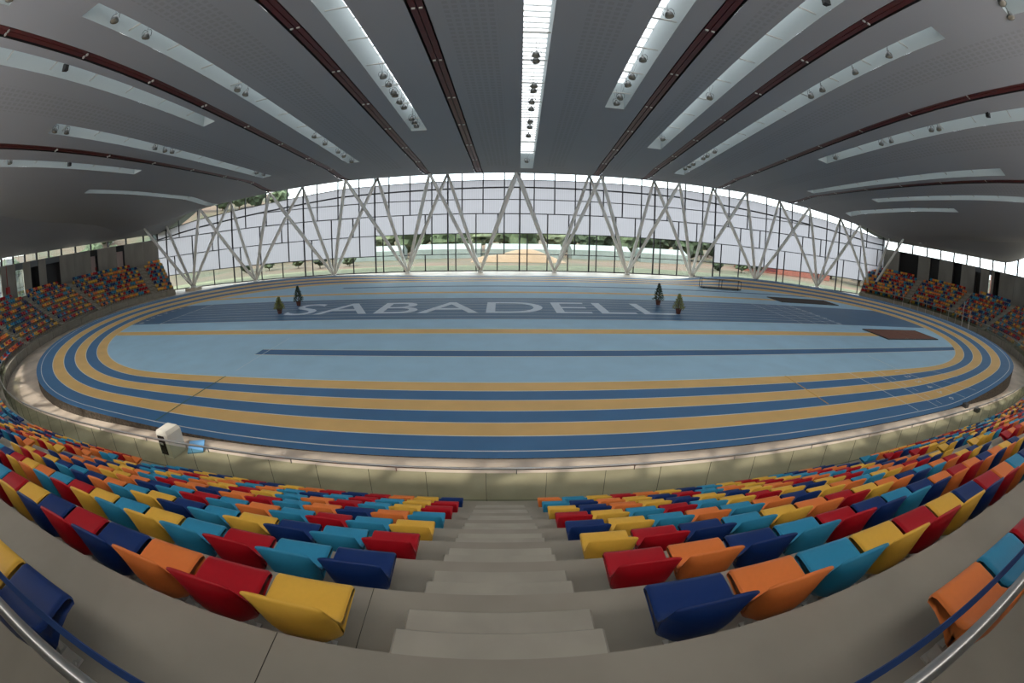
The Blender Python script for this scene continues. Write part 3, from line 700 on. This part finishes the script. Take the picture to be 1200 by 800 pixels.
def pit(name, c, m_, label):
    x0, x1, y0, y1 = c; e = empty(name, ((x0+x1)/2, (y0+y1)/2, 0), label=label, cat='sand pit'); hx, hy = (x1-x0)/2, (y1-y0)/2; m = MB(); N = 22
    rnd = random.Random(int(x0*10))
    H = [[.10+rnd.uniform(-.015, .02) for _ in range(5)] for _ in range(N+1)]
    for i in range(N):
        for j in range(4):
            f = lambda a, b: (-hx+2*hx*a/N, -hy+2*hy*b/4, H[a][b]); m.quad(f(i, j), f(i+1, j), f(i+1, j+1), f(i, j+1))
    m.build('cover', m_, e, smooth=True)
    m = MB(); m.box(-hx-.12, hx+.12, -hy-.1, -hy, .0, .11); m.box(-hx-.12, hx+.12, hy, hy+.1, .0, .11); m.box(-hx-.12, -hx, -hy, hy, 0, .11); m.box(hx, hx+.12, -hy, hy, 0, .11); m.build('curb', MT['darkgrey'], e)
pit('sand_pit', (32.5, 42.1, 23.9, 27.2), MT['sandpit'], 'brown covered long jump pit at the end of the near ochre runway')
pit('sand_pit', (31.8, 41.6, 40.2, 43.2), MT['sandpit2'], 'dark brown covered pit at the far side near the right bend')

# ------------------------------------------------------------------ objects on the floor
e = empty('timing_kiosk', (-10.82, 9.36, 0), -.08, label='white enamelled kiosk with dark front panel standing beside the outer lane', cat='kiosk')
m = MB(); m.add([(-.31, -.35, .04), (.31, -.35, .04), (.31, .35, .04), (-.31, .35, .04), (-.30, -.30, .92), (.22, -.30, .92), (.22, .30, .92), (-.30, .30, .92), (-.31, -.35, .82), (-.31, .35, .82), (.31, -.35, .80), (.31, .35, .80)],
                [(0, 3, 2, 1), (4, 5, 6, 7), (0, 1, 10, 8), (8, 10, 5, 4), (1, 2, 11, 10), (10, 11, 6, 5), (2, 3, 9, 11), (11, 9, 7, 6), (0, 8, 9, 3), (8, 4, 7, 9)])
m.build('housing', MT['whitebox'], e)
m = MB(); m.box(-.25, .10, -.372, -.35, .10, .76); m.build('front_panel', MT['screen'], e)
m = MB(); m.box(-.33, .33, -.37, .37, 0, .04); m.build('base', MT['whitebox'], e)
m = MB(); m.box(-.2, -.02, -.377, -.372, .45, .52); m.build('label_plate', MT['galv'], e)
m = MB(); m.box(-.3, .3, -.27, .27, 0, .05); o = m.build('blue_board', MT['bluemat']); o.location = (-10.0, 9.75, .1); o.rotation_euler = (.35, 0, .4); tag(o, 'small light blue board lying tilted beside the white kiosk', 'board')
m = MB(); m.box(-.2, .2, -.15, .15, 0, .22); o = m.build('equipment_box', MT['darkgrey']); o.location = (23.9, 10.35, 0); tag(o, 'dark box on the floor beside lane six near the right bend', 'box')
m = MB(); m.box(-.22, .22, -.15, .15, 0, .2); o = m.build('equipment_box', MT['darkgrey']); o.location = (24.2, 9.6, 0); tag(o, 'dark box closest to the glass guard, by the right bend', 'box')

def conifer(loc, h, m_, label, seed):
    rnd = random.Random(seed); e = empty('potted_conifer', (*loc, 0), label=label, cat='potted tree', group='potted conifers on the sprint straight')
    m = MB(); m.lathe([(0, .0), (.17, .0), (.24, .38), (.26, .38), (.26, .42), (.21, .42), (.2, .37), (0, .37)], (0, 0, .04), 14); m.build('pot', MT['pot'], e)
    m = MB(); m.tube([(0, 0, .36), (0, 0, h*.9)], [.03, .01], 6); m.build('trunk', MT['bark'], e)
    m = MB(); N = 420
    for i in range(N):
        t = (i+.5)/N; z = .45+(h-.45)*t; rr = (.45*(1-t)**.85+.03)*rnd.uniform(.55, 1.12)*(1.15 if i % 9 == 0 else 1); a = rnd.uniform(0, 6.283); p = Vector((rr*math.cos(a), rr*math.sin(a), z)); L = .13*(1-.4*t)
        d = Vector((math.cos(a), math.sin(a), rnd.uniform(.2, .9))).normalized(); sd = Vector((-math.sin(a), math.cos(a), 0))*.04; q = p-d*L*.8; tp = p+d*L
        m.add([q-sd, q+sd, tp, p+Vector((0, 0, .04))], [(0, 1, 3), (1, 2, 3), (2, 0, 3)])
    m.build('foliage', m_, e)
conifer((-18.65, 31.9), 1.45, MT['leafolive'], 'olive green potted conifer left of the first painted letter, nearer one', 1)
conifer((-18.55, 35.45), 1.85, MT['leafdark'], 'dark green potted conifer behind the first painted letter, left end', 2)
conifer((13.97, 35.55), 1.95, MT['leafdark'], 'dark green potted conifer above the last painted letter, right end', 3)
conifer((14.3, 31.65), 1.65, MT['leafolive'], 'olive green potted conifer at the foot of the last painted letter', 4)

# trolley cage on the far side
e = empty('hurdle_trolley', (27.75, 48.6, 0), -.17, label='long low black metal frame trolley standing on the far side of the infield', cat='trolley')
MB().box(-2.8, 2.8, -.55, .55, .12, .2).build('deck', MT['black'], e)
for x in (-2.75, 0, 2.75):
    for y in (-.5, .5): MB().bar((x, y, .2), (x, y, 1.2), .06).build('post', MT['black'], e)
for y in (-.5, .5): MB().bar((-2.75, y, 1.18), (2.75, y, 1.18), .06).build('top_rail', MT['black'], e)
for x in (-2.75, 2.75): MB().bar((x, -.5, 1.18), (x, .5, 1.18), .06).build('end_rail', MT['black'], e)
for x in (-2.4, 2.4):
    for y in (-.4, .4): m = MB(); m.tube([(x, y-.03, .06), (x, y+.03, .06)], .06, 8); m.build('wheel', MT['darkgrey'], e)
# tall white net posts and stands by the right bend
for i in range(9):
    t = i/8; x, y = 62.3-.0*t, 44.8-13*t; x = float(P_at(s_near(62.5, y, 0), -1.0)[0][0]); m = MB(); m.tube([(0, 0, 0), (0, 0, 2.3)], .03, 6); m.lathe([(0, 0), (.16, 0), (.16, .05), (0, .06)], n=10)
    o = m.build('net_post', MT['steelwhite']); o.location = (x, y, 0); tag(o, 'slim white post behind the right bend, %s from the glass wall end' % ordw[i], 'post', 'slim posts behind the right bend')
for (x, y, h), lb in (((59.3, 29.6, 3.6), 'tall white jump stand behind the right bend, left one of pair'), ((58.6, 28.0, 2.7), 'lower white jump stand behind the right bend, right one of pair')):
    e = empty('jump_stand', (x, y, 0), .3, label=lb, cat='jump stand', group='white jump stands')
    MB().box(-.45, .45, -.3, .3, 0, .12).build('base', MT['steelwhite'], e)
    MB().bar((-.1, 0, .1), (-.1, 0, h), .09).build('upright', MT['steelwhite'], e); MB().bar((.25, 0, .1), (-.05, 0, h*.55), .05).build('brace', MT['steelwhite'], e)
m = MB(); m.tube([(60.6, 31.0, 1.5), (64.5, 31.5, 4.1)], .03, 6); o = m.build('jump_pole', MT['steelwhite']); tag(o, 'long pale pole leaning across the seats by the right bend', 'pole')

# ------------------------------------------------------------------ floodlights
def flood_parts():
    h = MB(); h.lathe([(.0, .20), (.10, .20), (.16, .16), (.235, .04), (.25, -.06), (.245, -.12), (.22, -.13)], n=16)
    h.tube([(0, 0, .18), (0, 0, .30)], .07, 8)
    g = MB(); g.lathe([(.232, -.115), (.16, -.155), (.0, -.165)], n=16)
    y = MB(); y.tube([(-.29, 0, -.02), (-.29, 0, .26), (-.2, 0, .38), (.2, 0, .38), (.29, 0, .26), (.29, 0, -.02)], .018, 6)
    wv = MB(); wv.tube([(-.02, 0, .38), (-.14, 0, 1.2)], .009, 5); wv.tube([(.02, 0, .38), (.14, 0, 1.2)], .009, 5)
    return [('housing', h.mesh('housing', MT['lampmetal'], True)), ('lens', g.mesh('lens', MT['lampglass'], True)), ('yoke', y.mesh('yoke', MT['darkgrey'])), ('hanger_wires', wv.mesh('hanger_wires', MT['darkgrey']))]
FP = flood_parts()
LAMPS = {0: [(629, 66), (629, 73), (627, 102), (626, 108), (623, 121), (622.5, 129.5), (621, 144), (620.5, 150), (618.5, 160), (616.5, 190)],
 1: [(450, 91), (456, 101), (461, 110), (463, 113), (468, 121), (474, 127), (482, 141), (486, 145), (488, 149)],
 7: [(784.5, 20), (754, 72), (741, 92), (736, 101), (727, 116), (722.5, 123)], 8: [(833, 116), (776, 164)],
 9: [(1043.5, 69), (1004, 88), (965.7, 108), (952.5, 115.5), (837, 179), (828, 184), (823, 186.5), (811, 193), (806, 196), (801.5, 198.5)],
 10: [(1100, 153), (1091, 154.5), (1045, 168), (1033, 170.5), (980, 187)],
 2: [(135.7, 25), (171, 45), (276, 107), (286, 112), (368, 161), (380.5, 169.5), (396.5, 179), (403, 183.5), (411, 190)],
 4: [(63, 157), (77, 158.5), (181, 175.7), (193, 178), (202, 179), (303, 203), (311, 205)], 5: [(13, 191)], 14: [(11, 2)], 15: [(1170, 1), (1192, 33)]}
SKN = {0: 'central skylight', 1: 'first skylight left of the centre', 2: 'second skylight left of the centre', 4: 'fourth skylight left of the centre', 5: 'fifth skylight left of the centre', 14: 'skylight at the top left corner',
       7: 'first skylight right of the centre', 8: 'second skylight right of the centre', 9: 'third skylight right of the centre', 10: 'fourth skylight right of the centre', 15: 'skylight at the top right corner'}
def pix_dir(u, v):
    f, k = 499.0392, -0.0150916; x, y = u-602.955, -(v-401.02); r = math.hypot(x, y); th = r/f
    for _ in range(30): th = r/f-k*th**3
    s = math.sin(th)/r; return np.array(cam_dir(x*s, math.cos(th), y*s))
def hit_roof(u, v):        # where the sight line through a measured lamp position meets the roof surface
    d = pix_dir(u, v); ts = np.linspace(4, 100, 1500); f = CAMH+d[2]*ts-roofz(d[0]*ts, d[1]*ts); i = int(np.argmax(f > 0)); return d*ts[i]+np.array([0, 0, CAMH])
for k, L in LAMPS.items():
    L = sorted(L, key=lambda p: hit_roof(*p)[1], reverse=True)
    for i, (u, v) in enumerate(L):
        p = hit_roof(u, v); xm = XI0+(SKY[k][0]+SKY[k][1])/2-.04*(54-p[1]); x = p[0]*.5+xm*.5
        e = empty('floodlight', (x, p[1]-.1, rz1(x, p[1])+.08), random.uniform(-.6, .6), label='aluminium floodlight, %s from the window end in the %s' % (ordw[i], SKN[k]) if len(L) > 1 else 'aluminium floodlight hanging alone in the %s' % SKN[k], cat='floodlight', group='floodlights hanging in the skylights')
        e.rotation_euler = (random.uniform(-.35, .1), random.uniform(-.2, .2), e.rotation_euler[2])
        for nm, me in FP: place(nm, me, e)
for (u, v), lb in (((78, 78), 'small black loudspeaker in the third skylight left of centre'), ((82, 191), 'small black loudspeaker in the fifth skylight left of centre'), ((1158, 134), 'small black loudspeaker in the fourth skylight right of centre'), ((968, 1), 'small black loudspeaker in the second skylight right of centre')):
    p = hit_roof(u, v); m = MB(); m.add([(-.2, -.15, -.2), (.2, -.15, -.2), (.12, .15, -.2), (-.12, .15, -.2), (-.2, -.15, .25), (.2, -.15, .25), (.12, .15, .25), (-.12, .15, .25)], [(0, 3, 2, 1), (4, 5, 6, 7), (0, 1, 5, 4), (1, 2, 6, 5), (2, 3, 7, 6), (3, 0, 4, 7)])
    m.bar((0, 0, .25), (0, 0, .5), .03); o = m.build('loudspeaker', MT['black']); o.location = (p[0], p[1], rz1(p[0], p[1])-.05); tag(o, lb, 'loudspeaker')

# ------------------------------------------------------------------ seats
def seat_mesh():
    C = [(.016, -.07), (.022, -.036), (.010, -.010), (-.022, 0), (-.12, -.008), (-.205, -.014), (-.262, .0), (-.294, .05), (-.315, .12), (-.335, .195), (-.349, .222), (-.364, .20), (-.362, .08), (-.345, -.05), (-.305, -.165), (-.25, -.205), (-.205, -.17), (-.15, -.08), (-.05, -.045), (-.012, -.056)]
    S = [(.016, -.07), (.022, -.036), (.010, -.010), (-.022, 0), (-.10, -.002), (-.15, -.006), (-.20, -.013), (-.238, -.008), (-.266, .03), (-.30, .10), (-.338, .192), (-.350, .184), (-.303, .075), (-.272, -.005), (-.252, -.09), (-.228, -.15), (-.20, -.150), (-.14, -.11), (-.05, -.078), (.002, -.072)]
    HW = [.222, .226, .226, .226, .226, .226, .226, .226, .225, .222, .220, .222, .225, .224, .216, .204, .204, .214, .222, .222]
    ss = [-1, -.985, -.95, -.9, -.83, -.74, -.6, -.35, 0, .35, .6, .74, .83, .9, .95, .985, 1]; m = MB(); n = len(C)
    for s in ss:
        t = abs(s)**5; inset = .006 if abs(s) == 1 else (.0022 if abs(s) > .98 else 0)
        tj = [abs(s)**3.2 if 11 < j < 16 else t for j in range(n)]
        P_ = [Vector((C[j][0]*(1-tj[j])+S[j][0]*tj[j], C[j][1]*(1-tj[j])+S[j][1]*tj[j])) for j in range(n)]
        for j in range(n):
            d_ = (P_[(j+1) % n]-P_[j-1]).normalized(); q_ = P_[j]+Vector((-d_.y, d_.x))*inset*(1 if j != 10 else 1.3); y, z = q_.x, q_.y
            if 1 <= j <= 7: z -= .013 if abs(s) == 1 else .005 if abs(s) > .98 else .001 if abs(s) > .94 else 0
            m.v.append((HW[j]*s, y, z+.41))
    for i in range(len(ss)-1):
        for j in range(n):
            j2 = (j+1) % n; m.f.append((i*n+j, i*n+j2, (i+1)*n+j2, (i+1)*n+j)); m.m.append(0)
    for i, rev in ((0, False), (len(ss)-1, True)):
        # side caps: pan strip and back strip of the profile
        for a, b in ((0, 19), (1, 18), (2, 18), (3, 18), (4, 17), (5, 17), (6, 16), (7, 15), (8, 14), (9, 12), (10, 11)):
            pass
        for quad in ((0, 1, 19), (1, 2, 18, 19), (2, 3, 18), (3, 4, 17, 18), (4, 5, 17), (5, 6, 16, 17), (6, 7, 15, 16), (7, 8, 14, 15), (8, 13, 14), (8, 9, 12, 13), (9, 10, 11, 12)):
            q = tuple(i*n+j for j in quad); m.f.append(q if not rev else q[::-1]); m.m.append(0)
    return m
SM = {k: seat_mesh().mesh('seat_shell', MT['seat'+k], True) for k in SEATC}
b = MB(); b.box(-.10, .10, -.22, -.08, .33, .375); b.bar((0, -.15, .34), (0, -.17, .06), .055, .035, up=(0, 1, 0)); b.box(-.075, .075, -.23, -.12, 0, .012); b.bar((0, -.17, .012), (0, -.17, .10), .09, .07, up=(0, 1, 0))
for sx in (-.055, .055): b.lathe([(0, .026), (.014, .026), (.014, .012)], (sx, -.175, 0), 8)
BRK = b.mesh('bracket', MT['galv'])

COLS = {(-1, 1): 'YRONRNYRLNRLOYR', (-1, 2): 'NLRLYLYRLOYRNLO', (-1, 3): 'RLNYLNYLONLNYRY', (-1, 4): 'YLRLOLRLNOYONON', (-1, 5): 'LONOLRONORLOYNO', (-1, 6): 'RYLROLYRYOLYLNY', (-1, 7): 'RYLRLNLOLOYRONL', (-1, 8): 'NYORNROYNRYNYNL',
        (1, 1): 'NOLYRYNROLNROYL', (1, 2): 'RONLRNLNOROnOYN'.upper(), (1, 3): 'YRNLYORYONLORYN', (1, 4): 'NYLOLONYOLYORNY', (1, 5): 'RYLRLYRYNYRLONO', (1, 6): 'YNOYNYNYOROLRYN', (1, 7): 'LNOYNRLOYRYLRON', (1, 8): 'OLYROYNLYRYLNON',
        (-1, 0): 'NYLRONYRLYONLRY', (1, 0): 'OLRYNOLRYNORLYN'}
RW = {8: 'front row', 7: 'second row', 6: 'third row', 5: 'fourth row', 4: 'fifth row', 3: 'sixth row', 2: 'seventh row', 1: 'eighth row', 0: 'topmost ninth row'}
seats = []
for k in range(9):
    o = 6.87-.8*k if k else 7.02
    Q = np.array([P_at(s, o)[0] for s in SS]); cum = np.r_[0, np.cumsum(np.hypot(*np.diff(Q, axis=0).T))]
    g = .97 if k else 1.96
    bounds = [SA]+AIS+[SB]
    for bi in range(len(bounds)-1):
        ca, cb = np.interp(bounds[bi], SS, cum), np.interp(bounds[bi+1], SS, cum)
        ga = g if bi > 0 else .5; gb = g if bi < len(bounds)-2 else .5
        L = cb-ca-ga-gb
        if L < 0: continue
        n = int(round(L/.5))+1; leftside = bi <= cidx
        for i in range(n):
            c = ca+ga+(L*i/(n-1) if n > 1 else 0); s = float(np.interp(c, cum, SS)); p, nn = P_at(s, o)
            blk = (cidx-bi) if leftside else (bi-cidx-1); idx = (n-1-i) if leftside else i; sd = -1 if leftside else 1
            if blk == 0: st = COLS[(sd, k)]; cc = st[idx % len(st)]
            else: cc = random.Random(k*7919+bi*131+i*17).choice('NLRYO')
            seats.append(dict(p=p, n=nn, k=k, blk=blk, idx=idx, sd=sd, c=cc, d=math.dist((p[0], p[1], zk(k)+.4), (0, 0, CAMH))))
def inframe(s):
    v = Vector((s['p'][0], s['p'][1], zk(s['k'])+.42-CAMH)); v.normalize(); f = v.dot(F_); r, u = v.dot(R_), v.dot(U_); th = math.acos(max(-1, min(1, f))); q = math.hypot(r, u)+1e-9
    rr = 499.04*(th-.01509*th**3); x, y = 602.955+rr*r/q, 401.02-rr*u/q; return -45 < x < 1245 and -30 < y < 850
seats.sort(key=lambda s: s['d'])
vis = [s for s in seats if inframe(s)]
ind = vis[:298]; ids = {id(s) for s in ind}; rest = [s for s in vis if id(s) not in ids]
for s in ind:
    side = 'left' if s['sd'] < 0 else 'right'; where = 'central stair' if s['blk'] == 0 else ('first side aisle' if s['blk'] == 1 else 'second side aisle')
    lab = '%s plastic seat, %s, %s %s of the %s' % (SEATC[s['c']][0], RW[s['k']], ordw[min(s['idx'], 19)], side, where)
    ang = math.atan2(-s['n'][1], -s['n'][0])-math.pi/2
    o = place('stadium_seat', SM[s['c']], None, (s['p'][0], s['p'][1], zk(s['k'])), (0, 0, ang), label=lab, cat='seat', group='moulded plastic seats in the near blocks')
    place('bracket', BRK, o)
# the remaining seats of the bowl, joined
def low_seat():
    C = [(.0, -.06), (.0, .0), (-.2, -.01), (-.27, .02), (-.33, .21), (-.365, .205), (-.34, -.05), (-.25, -.2), (-.16, -.05)]
    v = [(sx*(.226 if j < 7 else .18), y, z+.41) for sx in (-1, 1) for j, (y, z) in enumerate(C)]; n = len(C)
    f = [(j, (j+1) % n, n+(j+1) % n, n+j) for j in range(n)]+[(0, 8, 2, 1), (8, 7, 6, 3, 2)[::1], (3, 6, 5, 4)]+[(n, n+1, n+2, n+8), (n+2, n+3, n+6, n+7, n+8), (n+3, n+4, n+5, n+6)]
    f = f[:n]+[(0, 1, 2, 8)[::-1], (2, 3, 6, 7, 8)[::-1], (3, 4, 5, 6)[::-1]]+f[n+3:]
    v += [(-.03, -.17, 0), (.03, -.17, 0), (.03, -.12, 0), (-.03, -.12, 0), (-.03, -.17, .36), (.03, -.17, .36), (.03, -.12, .36), (-.03, -.12, .36)]; q = 2*n
    f += [(q, q+1, q+5, q+4), (q+1, q+2, q+6, q+5), (q+2, q+3, q+7, q+6), (q+3, q, q+4, q+7)]
    return v, f
LV, LF = low_seat(); LV = np.array(LV); m = MB(); key = list(SEATC)
for s in rest:
    n_ = -np.array(s['n']); t = np.array([n_[1], -n_[0]]); base = len(m.v)
    X = s['p'][0]+LV[:, 0]*t[0]+LV[:, 1]*n_[0]; Y = s['p'][1]+LV[:, 0]*t[1]+LV[:, 1]*n_[1]; Z = LV[:, 2]+zk(s['k'])
    m.v += list(zip(X.tolist(), Y.tolist(), Z.tolist())); mi = key.index(s['c'])
    for f in LF: m.f.append(tuple(base+i for i in f)); m.m.append(mi if max(f) < 18 else 5)
o = m.build('distant_seats', [MT['seat'+k] for k in key]+[MT['galv']]); tag(o, 'multicoloured plastic seats filling the distant curved blocks of the bowl', 'seats', kind='stuff')

# ------------------------------------------------------------------ outside
def hz(x, y):
    r = np.hypot(x-5, (y-30)*1.0); az = np.arctan2(y-30, x-5); Hh = np.interp(np.degrees(az), [-180, -60, 0, 40, 75, 100, 125, 150, 180], [20, 4, 6, 9, 11, 14, 26, 30, 24])
    n = 1.4*np.sin(x*.07+1)*np.cos(y*.05)+.7*np.sin(x*.19)*np.sin(y*.23)
    return -.45+sm((r-92)/95)*(Hh+n*2)
mb = MB(); gx = np.linspace(-260, 270, 90); gy = np.linspace(-60, 300, 62); GX, GY = np.meshgrid(gx, gy, indexing='ij'); GZ = hz(GX, GY); mb.v = [tuple(p) for p in np.c_[GX.ravel(), GY.ravel(), GZ.ravel()]]
for i in range(len(gx)-1):
    for j in range(len(gy)-1): mb.f.append((i*62+j, (i+1)*62+j, (i+1)*62+j+1, i*62+j+1)); mb.m.append(0)
mb.build('ground_terrain', MT['terrain'], smooth=True, kind='structure')
m = MB()
for a_, b_ in zip(fx_[:-1], fx_[1:]):
    ya, yb = float(yf(a_)), float(yf(b_)); m.quad((a_, ya+.3, -.12), (b_, yb+.3, -.12), (b_, yb+12, -.2), (a_, ya+12, -.2))
m.build('outside_paving', MT['paving'], kind='structure')
def blob(seed, r, squash=1.0):
    bm = bmesh.new(); bmesh.ops.create_icosphere(bm, subdivisions=3, radius=1); rnd = random.Random(seed); off = Vector((rnd.uniform(0, 50),)*3)
    from mathutils import noise
    for v in bm.verts:
        n = noise.noise(v.co*2.1+off)*.45+noise.noise(v.co*5+off)*.28; v.co = Vector((v.co.x, v.co.y, v.co.z*squash))*(r*(1+n))
    me = bpy.data.meshes.new('crown'); bm.to_mesh(me); bm.free(); return me
crowns = []
for i, (q, mn) in enumerate(((1.0, 'tree1'), (1.25, 'tree2'), (.8, 'tree3'), (1.1, 'tree1'), (.9, 'tree2'))):
    me = blob(i+3, 1, q); me.materials.append(MT[mn]); crowns.append(me)
tk = MB().tube([(0, 0, -.3), (.05, 0, .5), (0, 0, 1)], [.09, .07, .05], 6).mesh('trunk', MT['bark'])
kinds = ['rounded green tree', 'tall dark tree', 'pale green tree', 'broad green tree', 'dense dark tree']
rnd = random.Random(5); tn = 0
def tree(x, y, h, ci, lab):
    z = float(hz(np.array(x), np.array(y))); e = empty('tree', (x, y, z), rnd.uniform(0, 6), label=lab, cat='tree', group='trees outside the glass wall')
    c = place('crown', crowns[ci], e, (0, 0, h*.62)); c.scale = (h*.5, h*.5, h*.42)
    t = place('trunk', tk, e, (0, 0, 0)); t.scale = (h*.5, h*.5, h*.5)
tens = {20: 'twenty', 30: 'thirty', 40: 'forty'}
def ordn(i):          # 0-based
    n = i+1
    if n <= 20: return ordw[n-1]
    if n % 10 == 0: return {30: 'thirtieth', 40: 'fortieth'}[n]
    return tens[n//10*10]+'-'+ordw[n % 10-1]
zones = [('beyond the glass wall', [(-78+i*4.6+rnd.uniform(-1, 1), 106+(i % 2)*15+rnd.uniform(0, 5), rnd.uniform(6.5, 9.5)) for i in range(36)]),
         ('beyond the left clerestory', [(-100+rnd.uniform(-8, 4)-(i % 2)*10, 14+i*6.5+rnd.uniform(-1, 1), rnd.uniform(5, 7.5)) for i in range(12)]),
         ('beyond the right end of the glass wall', [(84+rnd.uniform(0, 3)+(i % 2)*11, 66+i*5.0, rnd.uniform(5, 8)) for i in range(8)]),
         ('on the hillside to the left', [(-118+i*6.5+rnd.uniform(-2, 2), 128+i*3.0+rnd.uniform(-6, 6), rnd.uniform(5, 8)) for i in range(16)]),
         ('close outside the glass wall', [(x+rnd.uniform(-1, 1), 80+rnd.uniform(0, 5), rnd.uniform(2.4, 3.6)) for x in (-55, -49, -43, -37, -30, 45, 51, 57)])]
for zn, L in zones:
    L.sort(key=lambda p: math.atan2(p[0], p[1]))
    for i, (x, y, h) in enumerate(L):
        ci = rnd.randrange(5); tree(x, y, h, ci, '%s, %s from the left %s' % (kinds[ci], ordn(i), zn))
m = MB(); N = 18; mm = []
for i in range(N+1):
    for j in range(7): u_, v_ = i/N, j/6; m.v.append((-6+19*u_, 83+8*v_, -.4+2.1*math.sin(math.pi*u_)**.8*math.sin(math.pi*v_)**.8*(1+.25*math.sin(9*u_+4*v_))))
for i in range(N):
    for j in range(6): m.f.append((i*7+j, (i+1)*7+j, (i+1)*7+j+1, i*7+j+1)); m.m.append(0)
o = m.build('sand_mound', MT['sand'], smooth=True); tag(o, 'pale sandy earth mound outside the middle of the glass wall', 'mound')
for i, (x, y, wd) in enumerate(((-30, 96, 16), (-12, 98, 15), (5, 97, 17), (23, 99, 14), (38, 97, 12))):
    m = MB(); m.add([(-wd/2, -3, 0), (wd/2, -3, 0), (wd/2, 3, 0), (-wd/2, 3, 0), (-wd/2, -3, 2.1), (wd/2, -3, 2.1), (wd/2, 3, 2.1), (-wd/2, 3, 2.1), (-wd/2, 0, 3.2), (wd/2, 0, 3.2)], [(0, 1, 5, 4), (2, 3, 7, 6), (4, 5, 9, 8), (6, 7, 8, 9), (1, 2, 6, 9, 5), (3, 0, 4, 8, 7)])
    o = m.build('shed', MT['greenhouse']); o.location = (x, y, float(hz(np.array(x), np.array(y)))); tag(o, 'long low pale roofed shed outside, %s from the left' % ordw[i], 'shed', 'pale sheds beyond the glass wall')
e = empty('brick_building', (72, 88, -.4), -.35, label='low red brick building outside the right part of the glass wall', cat='building')
MB().box(-15, 9, -5, 5, 0, 5.0).build('wall', MT['brick'], e); MB().box(-15.3, 9.3, -5.3, 5.3, 5.0, 5.3).build('roof', MT['greenhouse'], e); MB().box(-15, -6, -5.05, -5, 0.4, 4.6).build('shutter', MT['darkred'], e)
for x in (-3, 1, 5): MB().box(x-.7, x+.7, -5.06, -5, 1.6, 3.0).build('window', MT['darkgrey'], e)
for (x, y, w_, h) , lb in (((112, 66, 14, 9), 'red brick house seen through the right clerestory, far one'), ((108, 40, 12, 10), 'red brick house seen through the right clerestory, near one')):
    e = empty('brick_house', (x, y, -.4), .2, label=lb, cat='building', group='brick houses to the right'); MB().box(-w_/2, w_/2, -5, 5, 0, h).build('wall', MT['brick'], e)
    MB().box(-w_/2-.3, w_/2+.3, -5.3, 5.3, h, h+.3).build('roof', MT['greenhouse'], e)
    for yy in (-3, 0, 3): MB().box(-w_/2-.05, -w_/2, yy-.6, yy+.6, h-4, h-2.2).build('window', MT['darkgrey'], e)
